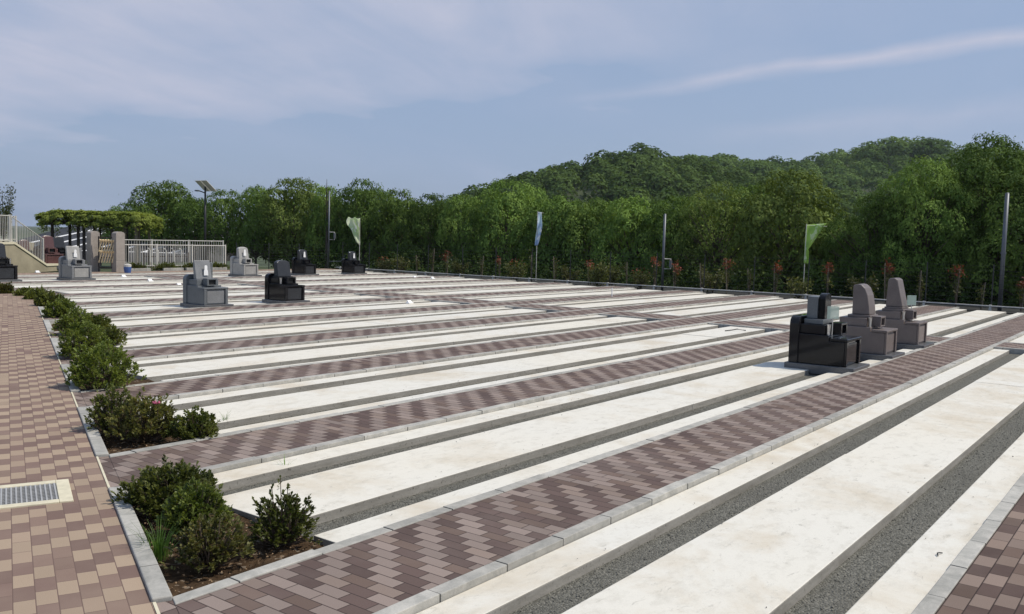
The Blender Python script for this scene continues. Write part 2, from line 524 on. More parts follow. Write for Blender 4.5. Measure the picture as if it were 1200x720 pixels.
def kerb_row(y0, y1, xa_fn, x1):
    # kerbstones 0.6 m long, laid a little out of true
    rr = random.Random(int(y0 * 1000))
    mb = MB()
    xa = xa_fn(y0); n = math.floor(xa / .6)
    while n * .6 < x1:
        a, b = max(xa, n * .6 + .0016), min(x1, (n + 1) * .6 - .0016)
        if b - a > .03:
            dz = rr.uniform(-.0035, .0035); dy = rr.uniform(-.002, .002); tl = rr.uniform(-.003, .003)
            a0 = xa_fn(y0) if a <= xa else a; a1 = xa_fn(y1) if a <= xa else a
            q = len(mb.v)
            mb.poly([(a0, y0 + dy), (b, y0 + dy), (b, y1 + dy), (a1, y1 + dy)], -.2, .006 + dz)
            for i in (5, 6): mb.v[q + i] = (mb.v[q + i][0], mb.v[q + i][1], mb.v[q + i][2] + tl)
        n += 1
    o = mb.build('kerb', M['kerb'], bevel=.005)
    tag(o, kind='structure')
rows = range(-2, 11)
for k in rows:
    yt = YT + PER * k; yb = yt - ROWW
    pm = M['paver_brown'] if k == -1 else M['paver_path']
    xe = XE + .3
    strip('path', yb, yt, xs(yb), xs(yt), xe, -.2, 0.0, pm)
    kerb_row(yt + .003, yt + KERB - .001, xs, xe)
    kerb_row(yb - KERB + .001, yb - .003, xs, xe)
    if k == 10: continue
    # plot strips between this row and the next one
    ya = yt + KERB                      # start above kerb
    yz = YT + PER * (k + 1) - ROWW - KERB
    base = YT + PER * (k + 1)
    n_hi0, n_hi1 = base - 1.238, base - .951 - .004
    w0, w1 = base - 2.405, base - 1.545
    n_lo0, n_lo1 = yt + KERB + .004, base - 2.718
    bx = 3.864 + 1.363 * k
    if k >= 7: bx = max(6.0, bx if k == 7 else 6.0)
    # recompute plot start where the walkway has ended
    for (xa, xb) in ((bx, XC0 - .004), (XC1 + .004, XE)):
        for nm, s0, s1 in (('concrete_slab', n_lo0, n_lo1), ('concrete_slab', w0, w1), ('concrete_slab', n_hi0, n_hi1)):
            # cast in bays with fine joints
            L = 6.25 if s1 - s0 > .5 else 60.0
            x = xa
            while x < xb - .01:
                x2 = min(xb, x + L)
                if xb - x2 < 1.2: x2 = xb
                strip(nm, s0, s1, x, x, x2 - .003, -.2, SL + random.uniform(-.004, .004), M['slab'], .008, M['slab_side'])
                x = x2
        for s0, s1 in ((n_lo1, w0), (w1, n_hi0)):
            o = strip('gravel', s0 + .001, s1 - .001, xa, xa, xb, -.19, GR, M['gravel'])
            o['kind'] = 'stuff'
    # cross path piece with its two kerbs
    strip('path', ya + .002, yz - .002, XC0 + .1, XC0 + .1, XC1 - .1, -.2, -.002, M['paver_path'])
    strip('kerb', ya + .002, yz - .002, XC0, XC0, XC0 + .098, -.2, .004, M['kerb_cross'], .006)
    strip('kerb', ya + .002, yz - .002, XC1 - .098, XC1 - .098, XC1, -.2, .004, M['kerb_cross'], .006)
# soil beds between the walkway and the plots, with the walkway kerb
for k in range(-1, 8):
    yt = YT + PER * k; ya = yt + KERB; yz = YT + PER * (k + 1) - ROWW - KERB
    bx = 3.864 + 1.363 * k
    n = 14
    V, Fq = [], []
    for i in range(n + 1):
        y = ya + (yz - ya) * i / n
        for j in range(n + 1):
            x0 = walk_x(y); x = x0 + (bx + .01 - x0) * j / n
            V.append((x, y, -.085 + .03 * math.sin(x * 5.1 + y * 3) * math.sin(y * 4.3 + k) + random.uniform(-.012, .012)))
    for i in range(n):
        for j in range(n):
            a = i * (n + 1) + j; Fq.append((a, a + 1, a + n + 2, a + n + 1))
    me = np_mesh('soil_bed', V, Fq, M['soil'])
    tag(link('soil_bed', me), kind='structure')
    u0 = (ya - .02 - ux * -.74) / uy; u1 = (yz + .02 - ux * -.74) / uy
    o = MB().poly([walk_pt(u0, -.635), walk_pt(u0, -.74), walk_pt(u1, -.74), walk_pt(u1, -.635)], -.2, .02).build('kerb', M['kerb_walk'], bevel=.008)
    tag(o, kind='structure')
    # thin edging where the cross path meets the walkway
    ua, ub = u1 + .01, (yt + PER + KERB - .03 - ux * -.74) / uy
    o = MB().poly([walk_pt(ua, -.638), walk_pt(ua, -.654), walk_pt(ub, -.654), walk_pt(ub, -.638)], -.2, .004).build('edging', M['cream'])
    tag(o, kind='structure')
    o = MB().poly([walk_pt(ua, -.656), walk_pt(ua, -.77), walk_pt(ub, -.77), walk_pt(ub, -.656)], -.2, -.003).build('path', M['paver_path'])
    tag(o, kind='structure')

# the walkway itself, its far edge and the drain
o = MB().poly([walk_pt(-3, 2.6), walk_pt(-3, -.636), walk_pt(29.2, -.636), walk_pt(29.2, 2.6)], -.2, 0.0).build('walkway', M['paver_walk'])
tag(o, kind='structure')
o = MB().poly([walk_pt(-3, 2.72), walk_pt(-3, 2.604), walk_pt(29.2, 2.604), walk_pt(29.2, 2.72)], -.2, .02).build('kerb', M['kerb_walk'], bevel=.008)
tag(o, kind='structure')
# end path in front of the fences
strip('path', 36.55, 38.1, 12, 12, XE + .3, -.2, 0.0, M['paver_walk'])
strip('kerb', 36.45, 36.548, 12, 12, XE + .3, -.2, .006, M['kerb'], .006)
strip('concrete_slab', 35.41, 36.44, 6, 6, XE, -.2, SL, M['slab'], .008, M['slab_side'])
# kerb and dark drain strip along the fence
strip('drain_channel', -6, 38.1, XE + .302, XE + .302, XK, -.3, -.16, simple('drain_shade_black', (.016, .015, .013), .9, var=.4, vscale=3, obj=False))  # near-black colour paints the shadow gap below the white rail
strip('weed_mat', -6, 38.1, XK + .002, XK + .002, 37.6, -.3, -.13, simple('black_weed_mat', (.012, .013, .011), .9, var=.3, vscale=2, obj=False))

# terrain: one sheet to the horizon
def terr(x, y):
    z = -.24
    dx = max(0.0, x - 35.5)
    z -= min(2.6, dx * .13)
    return z
gx = np.unique(np.concatenate([np.linspace(-60, 100, 65), np.array([-4000, -1500, -500, -200, 140, 200, 300, 500, 800, 1500, 2500, 4000])]))
V = [(x, y, terr(x, y)) for x in gx for y in gx]
n = len(gx)
Fq = [(i * n + j, (i + 1) * n + j, (i + 1) * n + j + 1, i * n + j + 1) for i in range(n - 1) for j in range(n - 1)]
tag(link('ground', np_mesh('ground', V, Fq, M['terrain'])), kind='structure')

# drain grate
gt = thing('drain_grate', (*walk_pt(7.29, .17), 0.0), 'steel drain grating in a cream frame set in the tan walkway', 'drain grate', rz=math.atan2(uy, ux))
mb = MB()
mb.box(-.31, -.56, -.1, .31, -.47, .012); mb.box(-.31, .47, -.1, .31, .56, .012)
mb.box(-.31, -.469, -.1, -.235, .469, .012); mb.box(.235, -.469, -.1, .31, .469, .012)
mb.build('frame', M['cream'], gt, .004)
mb = MB()
for i in range(30):
    y = -.458 + i * .0316
    mb.box(-.233, y - .0055, -.03, .233, y + .0055, .010)
for i in range(12):
    x = -.215 + i * .039
    mb.box(x - .004, -.468, -.028, x + .004, .468, .008)
mb.build('grating', simple('zinc_grating', (.36, .36, .355), .6, 0.0, var=.12), gt)
MB().box(-.2345, -.4685, -.1, .2345, .4685, .002).build('sump_shade_plate', M['void'], gt)  # flat black plate over the paving, painting the unlit depth below the bars

# ------------------------------------------------------------------ grave monuments
def arc(cx, cz, r, a0, a1, n=8):
    return [(cx + r * math.cos(R_(a0 + (a1 - a0) * i / n)), cz + r * math.sin(R_(a0 + (a1 - a0) * i / n))) for i in range(n + 1)]

def monument(loc, label, main, head_mat=None, style='box', base=None, W=.70, s=1.0, tagp=False, vases=True, rz=0.0, group='family grave monuments', fh=.40, incense=None, panel=None):
    """local frame: front faces -y, base slab from y=0 (front) to y=1.05 (back)"""
    hm = head_mat or main
    bs = base or M['base_stone']
    t = thing('grave_monument', loc, label, 'gravestone', group, rz)
    t.scale = (s, s, s)
    w = W / 2
    MB().box(-.43, 0, -.09, .43, 1.08, .055).build('base_slab', bs, t, .008)
    z0 = .056
    # lower block, stepped: low in front, higher behind
    MB().prof_x([(.17, z0), (1.0, z0), (1.0, z0 + fh + .07), (.42, z0 + fh + .07), (.42, z0 + fh - .015), (.17, z0 + fh - .015)], -w, w).build('lower_block', main, t, .012)
    # projecting front cap and corner posts framing the door panel
    MB().box(-w - .01, .13, z0 + fh - .012, w + .01, .40, z0 + fh + .03).build('front_cap', main, t, .010)
    for px0 in (-w, w - .075): MB().box(px0, .135, z0, px0 + .075, .168, z0 + fh - .014).build('corner_post', main, t, .006)
    MB().box(-w + .10, .160, z0 + .03, w - .10, .1695, z0 + fh - .05).build('front_panel', panel or hm, t, .004)
    zu = z0 + fh + .071
    MB().box(-w + .035, .50, zu, w - .035, .98, zu + .15).build('upper_block', main, t, .012)
    zh = zu + .151
    # backrest slab with rounded shoulders
    if style in ('box', 'round', 'wide'):
        bt = zu + .27
        bw = w + .03
        pts = [(-bw, z0), (bw, z0), (bw, bt - .12)] + [(bw - .14 + .14 * math.cos(R_(a)), bt - .12 + .12 * math.sin(R_(a))) for a in (20, 40, 60, 80)] + [(-(bw - .14) + .14 * math.cos(R_(a)), bt - .12 + .12 * math.sin(R_(a))) for a in (100, 120, 140, 160)] + [(-bw, bt - .12)]
        MB().prof_y(pts, .885, 1.035).build('backing_stone', main, t, .012)
    # incense box with its opening
    iy0, iy1 = .30, .495
    ib = incense or main
    mb = MB(); mb.box(-.15, iy0, zu + .001, .15, iy1, zu + .022)
    mb.box(-.15, iy0, zu + .022, -.105, iy1, zu + .15); mb.box(.105, iy0, zu + .022, .15, iy1, zu + .15)
    mb.box(-.15, iy0, zu + .15, .15, iy1, zu + .185)
    inc = mb.build('incense_burner', ib, t, .005)
    MB().box(-.104, iy0 + .05, zu + .0225, .104, iy1 - .002, zu + .1495).build('opening', M['void'], inc)
    if vases:
        for sx in (-1, 1):
            v = MB().tube([(sx * (w - .085), .455, zu), (sx * (w - .085), .455, zu + .10), (sx * (w - .085), .455, zu + .155), (sx * (w - .085), .455, zu + .165)], [.026, .030, .036, .040], 12).build('flower_vase', M['steel'], t)
    if style == 'box':          # upright block with a rounded slab behind it
        MB().box(-.24, .56, zh, .24, .86, zh + .075).build('plinth', hm, t, .008)
        MB().box(-.15, .685, zh + .076, .15, .855, zh + .425).build('rear_block', hm, t, .010)
        pts = [(-.13, zh + .076), (.17, zh + .076), (.17, zh + .40)] + [(.02 + .15 * math.cos(R_(a)), zh + .40 + .085 * math.sin(R_(a))) for a in range(20, 180, 20)] + [(-.13, zh + .40)]
        MB().prof_y(pts, .575, .68).build('headstone', main, t, .010)
    elif style == 'curve':      # broad stone with a front face curving back to the top
        MB().box(-.25, .46, zh, .25, .86, zh + .05).build('plinth', main, t, .010)
        pts = [(p - .08, q) for p, q in [(.57, zh + .051), (.88, zh + .051), (.88, zh + .575), (.80, zh + .60), (.74, zh + .59), (.675, zh + .53), (.62, zh + .40), (.585, zh + .2)]]
        MB().prof_x(pts, -.20, .20).build('headstone', main, t, .018)
    elif style == 'taper':      # leaning slab that narrows to the top
        MB().box(-.27, .46, zh, .27, .87, zh + .05).build('plinth', main, t, .010)
        MB().box(-.24, .485, zh + .051, .24, .835, zh + .085).build('plinth', main, t, .010)
        pts = [(p - .08, q) for p, q in [(.57, zh + .086), (.90, zh + .086), (.875, zh + .62), (.84, zh + .66), (.76, zh + .665), (.70, zh + .63)]]
        MB().prof_x(pts, -.21, .21).build('headstone', main, t, .018)
    elif style == 'wide':       # western style: two flat slabs, the rear one offset
        MB().box(-.27, .56, zh - .15, .27, .90, zh - .09).build('plinth', main, t, .008)
        pts = [(.60, zh + .002), (.72, zh + .002), (.76, zh + .47), (.70, zh + .485)]
        MB().prof_x(pts, -.27, .19).build('headstone', hm, t, .012)
        MB().box(.06, .765, zh + .002, .33, .86, zh + .42).build('rear_slab', main, t, .012)
    elif style == 'round':      # leaning stone with rounded shoulders
        MB().box(-.27, .56, zh, .27, .92, zh + .04).build('plinth', main, t, .008)
        hs = thing_mesh_round(hm, zh + .041, .46, .23)
        o = link('headstone', hs, t, .010)
    if tagp:
        ty = .575 if style != 'wide' else .60
        tz = zh + (.14 if style != 'wide' else .10)
        pts = [(-.055, tz), (.075, tz), (.06, tz + .12), (.045, tz + .15), (.045, tz + .24), (.02, tz + .26), (-.02, tz + .26), (-.035, tz + .24), (-.035, tz + .15), (-.05, tz + .12)]
        MB().prof_y(pts, ty - .012, ty - .006).build('paper_tag', M['paper'], t)
    return t

def thing_mesh_round(mat, z, h, hw):
    """front outline with rounded shoulders, leaning back"""
    pts = [(-hw, z), (hw, z), (hw * .96, z + h * .8)] + [(hw * .96 * math.cos(R_(a)) , z + h * .8 + h * .2 * math.sin(R_(a))) for a in range(15, 180, 15)] + [(-hw * .96, z + h * .8)]
    b = MB().prof_y(pts, .60, .80)
    for i, p in enumerate(b.v):
        k = (p[2] - z) / h
        b.v[i] = (p[0], p[1] + (.10 * k * k if p[1] < .7 else .02 * k), p[2])
    me = bpy.data.meshes.new('headstone'); me.from_pydata(b.v, [], b.f)
    bm = bmesh.new(); bm.from_mesh(me); bmesh.ops.recalc_face_normals(bm, faces=bm.faces); bm.to_mesh(me); bm.free()
    me.materials.append(mat)
    return me

G0 = YT + .02
G5 = YT + 5 * PER + .02
G9 = YT + 9 * PER + .02
monument((14.72, G0, 0), 'polished black gravestone with a light grey block, nearest of three by the wide path', M['black_stone'], M['grey_stone'], 'box', s=1.02, W=.72, panel=M['black_stone'])
monument((16.95, G0, 0), 'pink brown gravestone with a curved headstone, middle one of three by the wide path', M['pink_stone'], M['pink_stone'], 'curve', s=1.0)
monument((19.25, G0, 0), 'pink gravestone with a tall tapered headstone beside the cross path', M['pink_stone'], M['pink_light'], 'taper', s=1.0)
monument((13.75, G5, 0), 'blue grey gravestone of flat slabs with a white paper tag, alone on pale slabs', M['grey_stone'], M['mid_stone'], 'wide', s=1.0, tagp=True, vases=False)
monument((16.28, G5, 0), 'glossy black gravestone with rounded dark green headstone, right of the blue grey one', M['black_stone'], M['dark_grey_stone'], 'round', s=.98, W=.68)
monument((16.86, G9 + .25, 0), 'light grey gravestone with a white paper tag in front of the ladle rack', M['mid_stone'], M['pale_stone'], 'wide', s=1.05, tagp=True, vases=False)
monument((14.2, G9 + .25, 0), 'black gravestone cut off by the left edge, below the white ramp railing', M['black_stone'], M['dark_grey_stone'], 'round', s=1.12)
monument((24.2, G9 + .1, 0), 'pale grey gravestone with a white paper tag at the end of the white fence', M['pale_stone'], M['pale_stone'], 'round', s=1.06, tagp=True, vases=False)
monument((27.45, G9 + .1, 0), 'black gravestone with a paper tag, left of the tall thin pole', M['black_stone'], M['dark_grey_stone'], 'round', s=.98, tagp=True, vases=False)
monument((30.5, G9 + .1, 0), 'low black gravestone with a paper tag below the pale green banner', M['black_stone'], M['dark_grey_stone'], 'round', s=.92, W=.84, tagp=True, vases=False)

def card(loc, label, rz):
    t = thing('sign_card', loc, label, 'sign', 'acrylic cards by the graves', rz)
    MB().tube([(0, 0, -.12), (0, 0, .22)], .008, 8).build('stalk', M['steel'], t)
    MB().box(-.10, -.006, .20, .10, .006, .40).build('panel', M['acrylic'], t, .002)
def ray_at_y(px, y, z):
    lo, hi = 0.0, 40.0
    for _ in range(50):
        mid = (lo + hi) / 2
        if scr(mid, y, z)[0] < px: lo = mid
        else: hi = mid
    return lo
card((ray_at_y(976, G0 + .40, .8), G0 + .40, .60), 'pale green acrylic card on a thin stalk, between the black and the curved gravestone', R_(-42))
card((ray_at_y(1068, G0 + .40, .8), G0 + .40, .60), 'pale green acrylic card on a thin stalk in front of the tapered gravestone', R_(-42))

# white lot markers and other small things on the plots
def marker(px, py, label, kind='block', depth_z=SL):
    X, Y = gp(px, py, depth_z)
    t = thing('lot_marker', (X, Y, depth_z), label, 'marker', 'white lot markers')
    if kind == 'block': t.scale = (.72, .72, .72)
    if kind == 'block':
        MB().box(-.13, -.10, 0, .13, .10, .05).build('footing', M['paper'], t, .008)
        MB().prof_x([(-.04, .051), (.06, .051), (.06, .13), (.03, .13)], -.10, .10).build('plate', M['paper'], t)
    else:
        MB().box(-.07, -.07, 0, .07, .07, .03).build('footing', M['paper'], t, .006)
        MB().tube([(0, 0, .03), (0, 0, .34)], .018, 8).build('rod', M['paper'], t)
    return t
marker(332, 340, 'left one of a pair of white lot markers beside the glossy black gravestone')
marker(347, 340, 'right one of a pair of white lot markers beside the glossy black gravestone')
marker(176, 330, 'white lot marker in the open between the gate pillar and the blue grey gravestone')
marker(145, 325, 'white lot marker in front of the right gate pillar')
marker(44, 320, 'white lot marker below the foot of the white railing')
marker(210, 335, 'white lot marker just left of the blue grey gravestone')
marker(480, 356, 'white lot marker at the near edge of the cross path, below the flower bed', 'block')
marker(717, 349, 'thin white marker rod on the slab below the pole with the box', 'rod')
marker(507, 327, 'white lot marker near the fence kerb, right one of two', 'block')
marker(486, 326, 'white lot marker near the fence kerb, left one of two', 'block')
def twig(px, py, label, pts, r):
    X, Y = gp(px, py, SL)
    o = MB().tube([(a, b, c) for a, b, c in pts], r, 6).build('twig', M['void'], loc=(X, Y, SL + r + .004))
    tag(o, label, 'twig', 'dark twigs on the slabs')
twig(1103, 651, 'short dark curled twig lying on the narrow slab in the near corner', [(.03, .0, 0), (.01, .015, .004), (-.02, .02, .008), (-.05, .01, 0)], .004)
twig(861, 388, 'black forked twig on the wide slab by the cross path', [(-.3, .1, 0), (-.1, .02, .01), (.0, -.05, .03), (.15, -.2, .0)], .012)

# ------------------------------------------------------------------ azaleas
def azalea_mesh(seed, W, D, Hh, shoots, leaf, lm, long=.06, hollow=.35):
    r = np.random.default_rng(seed)
    az = r.uniform(0, 2 * np.pi, shoots); el = np.arcsin(r.uniform(-.12, 1, shoots))
    d = np.stack([np.cos(az) * np.cos(el), np.sin(az) * np.cos(el), np.sin(el)], 1)
    lump = 1 + .16 * np.sin(az * 3 + seed) * np.cos(el * 2) + .12 * np.sin(az * 5 + el * 4 + seed * 2)
    rad = (hollow + (1 - hollow) * r.uniform(0, 1, shoots) ** .42) * lump
    ext = np.where(r.uniform(size=shoots) < long, r.uniform(1.05, 1.38, shoots), 1.0)
    P = d * rad[:, None] * ext[:, None] * np.array([W / 2, D / 2, Hh * .72]) + np.array([0, 0, Hh * .28])
    P[:, 2] = np.maximum(P[:, 2], .03)
    D0 = unit(d * np.array([1, 1, .6]) + np.array([0, 0, .75]) + r.normal(size=(shoots, 3)) * .25)
    Vs, k = [], 9
    allP, allD, allS = [], [], []
    for j in range(k):
        ph = j * 2.4 + r.uniform(0, 6.3, shoots)
        a = unit(np.cross(D0, np.array([.3, .9, .1]))); b = np.cross(D0, a)
        tilt = .25 + .85 * (j / (k - 1)) + r.uniform(-.1, .1, shoots)
        rd = (a * np.cos(ph)[:, None] + b * np.sin(ph)[:, None])
        allD.append(D0 * np.cos(tilt)[:, None] + rd * np.sin(tilt)[:, None])
        allP.append(P - D0 * (leaf * .9 * j / k) * (1 + (ext[:, None] > 1) * 2.2))
        allS.append(leaf * r.uniform(.65, 1.15, shoots))
    V, Fq = leaves_dir(np.concatenate(allP), np.concatenate(allD), np.concatenate(allS), r, .60)
    me = np_mesh('foliage', V, Fq, lm)
    st = MB()
    pick = r.permutation(shoots)[:min(shoots, 150)]
    for i in pick:
        p = P[i]; root = np.array([r.uniform(-.06, .06) * W, r.uniform(-.06, .06) * D, 0])
        mid = root * .45 + p * .55 + r.normal(size=3) * .025 * W; mid[2] = max(.02, p[2] * .42)
        st.tube([root, mid, p], [.006 + .004 * Hh, .004, .0022], 4, False)
    return me, st

def azalea(px, py, wpx, top, label, lm, seed, shoots=300, leaf=.034, long=.06, hollow=.35, z=-.085, blossom=False):
    X, Y = gp(px, py, z)
    dep = -(RM.T @ np.array([X, Y, z - H]))[2]
    W = wpx / F * dep * (.84 if dep < 9 else .92); Hh = (py - top) / F * dep * (.88 if dep < 9 else .94)
    t = thing('azalea_bush', (X, Y, z), label, 'bush', 'azalea bushes in the walkway beds')
    me, st = azalea_mesh(seed, W, W * .9, Hh, int(shoots * 1.25), leaf * 1.06, lm, long, hollow)
    link('foliage', me, t)
    sme = bpy.data.meshes.new('branches'); sme.from_pydata(st.v, [], st.f); sme.materials.append(M['stem'])
    link('branches', sme, t)
    if blossom:
        mb = MB()
        for q in range(5):
            a = q * 1.257; mb.tube([(0, 0, 0), (.035 * math.cos(a), .035 * math.sin(a), .02)], [.004, .011], 6)
        mb.build('blossom', M['red_petal'], t, loc=(-.02, -W * .32, Hh * .9))
    return t
A1, A2, A3 = M['azalea'], M['azalea_fresh'], M['azalea_tan']
azalea(200, 601, 128, 538, 'dark spreading azalea at the back of the nearest bed, against the paver row', A1, 1, 620, .034, .05)
azalea(228, 628, 92, 562, 'fresh green azalea in the middle of the nearest bed', A2, 2, 400, .033, .03)
azalea(248, 664, 106, 592, 'bronzed thin azalea at the front of the nearest bed, above bare soil', A3, 3, 250, .030, .06, .1)
azalea(330, 641, 92, 566, 'dark azalea with long upright shoots at the right end of the nearest bed', A1, 4, 250, .030, .16, .12)
azalea(135, 512, 66, 447, 'dark leggy azalea on the left of the second bed from the camera, by the kerb', A1, 5, 260, .036, .06)
azalea(172, 518, 90, 457, 'broad olive azalea in the middle of the second bed from the camera', A3, 6, 420, .036, .05, blossom=True)
azalea(229, 521, 66, 475, 'small rounded azalea at the right end of the second bed, beside the wide slab', A1, 7, 330, .034, .05)
azalea(121, 461, 86, 399, 'largest rounded bright azalea, filling the third bed from the camera', A2, 8, 620, .040, .02)
azalea(98, 425, 62, 374, 'round green azalea by the kerb in the fourth bed from the camera', A2, 9, 420, .044, .02)
azalea(128, 408, 40, 381, 'small dark azalea at the plot end of the fourth bed from the camera', A1, 10, 260, .044, .05)
azalea(88, 398, 46, 362, 'green azalea by the kerb in the fifth bed from the camera', A2, 12, 330, .05, .02)
azalea(113, 391, 36, 367, 'dark azalea at the plot end of the fifth bed from the camera', A1, 13, 240, .05, .05)
azalea(72, 376, 42, 350, 'green azalea crowding the kerb in the sixth bed from the camera', A2, 14, 300, .055, .02)
azalea(58, 362, 40, 342, 'mid green azalea in the seventh bed, third from the far end of the row', A1, 15, 280, .06, .03)
azalea(44, 354, 32, 338, 'low dark azalea in the eighth bed, next to last of the row', A1, 16, 240, .06, .04)
azalea(30, 350, 26, 337, 'low dark azalea at the far end of the walkway beds', A1, 17, 220, .06, .04)
azalea(4, 347, 28, 332, 'brownish dark azalea across the far end of the walkway at the left edge', A3, 18, 260, .06, .04)

# grass tuft and litter in the nearest bed
def grass_tuft(px, py, label, n, h, spread):
    X, Y = gp(px, py, -.08)
    r = np.random.default_rng(77 + n)
    V, Fq = [], []
    for i in range(n):
        a = r.uniform(0, 6.28); rr = spread * r.uniform(0, 1); x, y = rr * math.cos(a), rr * math.sin(a)
        lean = r.uniform(.1, .7) * h; hh = h * r.uniform(.5, 1.0); w = .004
        px_, py_ = -math.sin(a) * w, math.cos(a) * w
        b = len(V)
        for s in range(4):
            k = s / 3; q = (x + math.cos(a) * lean * k * k, y + math.sin(a) * lean * k * k, hh * (k - .25 * k * k) / .75)
            ww = (1 - k * .9)
            V += [(q[0] - px_ * ww, q[1] - py_ * ww, q[2]), (q[0] + px_ * ww, q[1] + py_ * ww, q[2])]
        Fq += [(b + 2 * s, b + 2 * s + 1, b + 2 * s + 3, b + 2 * s + 2) for s in range(3)]
    o = link('grass_tuft', np_mesh('grass_tuft', V, Fq, M['grass_blade']), loc=(X, Y, -.08))
    tag(o, label, 'grass tuft')
grass_tuft(186, 655, 'tuft of long bright grass leaning over the kerb of the nearest bed', 90, .24, .09)
r = np.random.default_rng(91)
P = []
for k, nn in ((0, 620), (1, 420)):
    yt = YT + PER * k
    for i in range(nn):
        y = r.uniform(yt + .13, yt + 2.12); x0 = walk_x(y) + .02; x = r.uniform(x0, 3.85 + 1.363 * k)
        P.append((x, y, -.062 + r.uniform(0, .02)))
P = np.array(P)
V, Fq = leaves(P, np.array([0, 0, 1.0]) + r.normal(size=P.shape) * .5, r.uniform(.008, .026, len(P)), r)
tag(link('leaf_litter', np_mesh('leaf_litter', V, Fq, simple('dry_leaf_litter', (.24, .16, .09), .9, var=.6, vscale=30, obj=False))), kind='stuff')

# loose stones lying on the nearer gravel strips, a few kicked onto the slabs
def pebbles(n_on, n_off):
    r = np.random.default_rng(404)
    oct_v = np.array([(1, 0, 0), (-1, 0, 0), (0, 1, 0), (0, -1, 0), (0, 0, 1), (0, 0, -1)], float)
    oct_f = np.array([(0, 2, 4), (2, 1, 4), (1, 3, 4), (3, 0, 4), (2, 0, 5), (1, 2, 5), (3, 1, 5), (0, 3, 5)])
    strips = []
    for k in (-1, 0, 1):
        yt = YT + PER * k; base = YT + PER * (k + 1)
        strips += [(base - 2.718, base - 2.405), (base - 1.545, base - 1.238)]
    P = []
    for i in range(n_on):
        a, b = strips[int(r.integers(0, 6))]
        P.append((r.uniform(3.6, 13), r.uniform(a + .01, b - .01), GR + .004))
    for i in range(n_off):
        a, b = strips[int(r.integers(0, 6))]
        P.append((r.uniform(3.9, 11), (a - abs(r.normal()) * .07) if r.uniform() < .5 else (b + abs(r.normal()) * .07), SL + .008))
    P = np.array(P); n = len(P)
    S_ = r.uniform(.003, .0075, (n, 1, 1)) * r.uniform(.6, 1.3, (n, 1, 3)) * np.array([1, 1, .7])
    V = (oct_v[None] + r.normal(size=(n, 6, 3)) * .18) * S_ + P[:, None, :]
    Fq = (oct_f[None] + (np.arange(n) * 6)[:, None, None]).reshape(-1, 3)
    me = np_mesh('loose_gravel', V.reshape(-1, 3), Fq, simple('loose_grey_stones', (.17, .165, .145), .9, var=.5, vscale=35, obj=False), 3)
    tag(link('loose_gravel', me), kind='stuff')
pebbles(5500, 80)
grass_tuft(334, 551, 'small lone weed at the edge of the narrow slab, right of the nearest bed', 9, .16, .03)
grass_tuft(264, 497, 'small lone weed by the end of the wide slab in the second bed', 10, .16, .03)
# ------------------------------------------------------------------ fence, poles, banners, shrubs
marks = [5.47, 7.56, 9.65, 11.75, 13.9, 16.03, 18.22, 20.5, 22.6, 24.75, 26.9, 29.0, 31.3, 33.5, 35.6, 37.7, 3.35, 1.25, -.9]
lrail = thing('low_rail', (XK, 16, -.13), 'low white rail running along the foot of the dark wire fence', 'rail')
MB().box(-.06, -22, .18, .06, 22, .215).build('beam', M['white_paint'], lrail, .01)
wf = thing('wire_fence', (XK + .18, 16, -.13), 'long dark wire fence between the low white rail and the wood', 'fence')
mb = MB()
for i in range(10):
    z = .15 + i * .155
    mb.tube([(0, -19, z), (0, 22, z)], .0045, 4, False)
mb.build('wires', M['wire'], wf)
for y in marks:
    MB().tube([(0, y - 16, 0), (0, y - 16, 1.6)], .021, 8).build('post', M['wire'], wf)
    MB().box(-.04, y - 16 - .04, -.05, .04, y - 16 + .04, .24).build('foot', M['white_paint'], lrail, .008)
# fence running on behind the white railings
wb = thing('wire_fence', (24, 38.75, -.05), 'dark wire fence crossing behind the far gravestones, right of the white fence', 'fence')
mb = MB()
for i in range(9):
    z = .12 + i * .15
    mb.tube([(3.95, 0, z), (10.08, 0, z)], .006, 4, False)
mb.build('wires', M['wire'], wb)
for x in (4.0, 6.0, 8.0, 10.0):
    MB().tube([(x, 0, 0), (x, 0, 1.4)], .025, 8).build('post', M['wire'], wb)

def pole(px, py, top, rad, label, box=None, brace=False, collar=False, lean=0.0):
    X, Y = gp(px, py, 0)
    dep = -(RM.T @ np.array([X, Y, 0 - H]))[2]
    h = (py - top) / F * dep
    t = thing('steel_pole', (X, Y, 0), label, 'pole', 'steel poles along the fence')
    MB().tube([(0, 0, -.2), (lean * h, 0, h)], rad, 12).build('shaft', M['galv'], t, smooth=True)
    MB().tube([(lean * h, 0, h), (lean * h, 0, h + .03)], [rad * 1.05, rad * .6], 12).build('cap', M['galv'], t)
    if collar:
        MB().tube([(0, 0, h * .47), (0, 0, h * .47 + .06)], rad * 1.35, 12).build('collar', M['galv'], t)
        MB().tube([(rad * 1.1, -rad * .6, -.1), (rad * 1.1, -rad * .6, h * .97)], rad * .3, 8).build('conduit', M['galv'], t)
    if box:
        z = box
        mb = MB()
        # open square bracket on the camera's right side
        d = np.array([.605, -.796])
        a = lambda k, zz: (d[0] * k, d[1] * k, zz)
        mb.tube([a(rad, z), a(.32, z), a(.32, z - .42), a(rad, z - .42)], .022, 6)
        mb.build('bracket', M['white_paint'], t)
        MB().box(d[0] * .32 - .05, d[1] * .32 - .05, z - .36, d[0] * .32 + .05, d[1] * .32 + .05, z - .06).build('switch_box', M['galv'], t, .006)
    if brace:
        MB().tube([(.0, 0, .35), (.45, -.5, .38), (.62, -.7, .75)], .02, 6).build('brace', M['galv'], t)
    return t
pole(1171.5, 360, 228, .068, 'thick bare steel pole with a collar at the right edge, before the big trees', collar=True)
pole(776, 337, 252, .055, 'slim steel pole with a bracket box behind the kerb, between two banners', box=1.22)
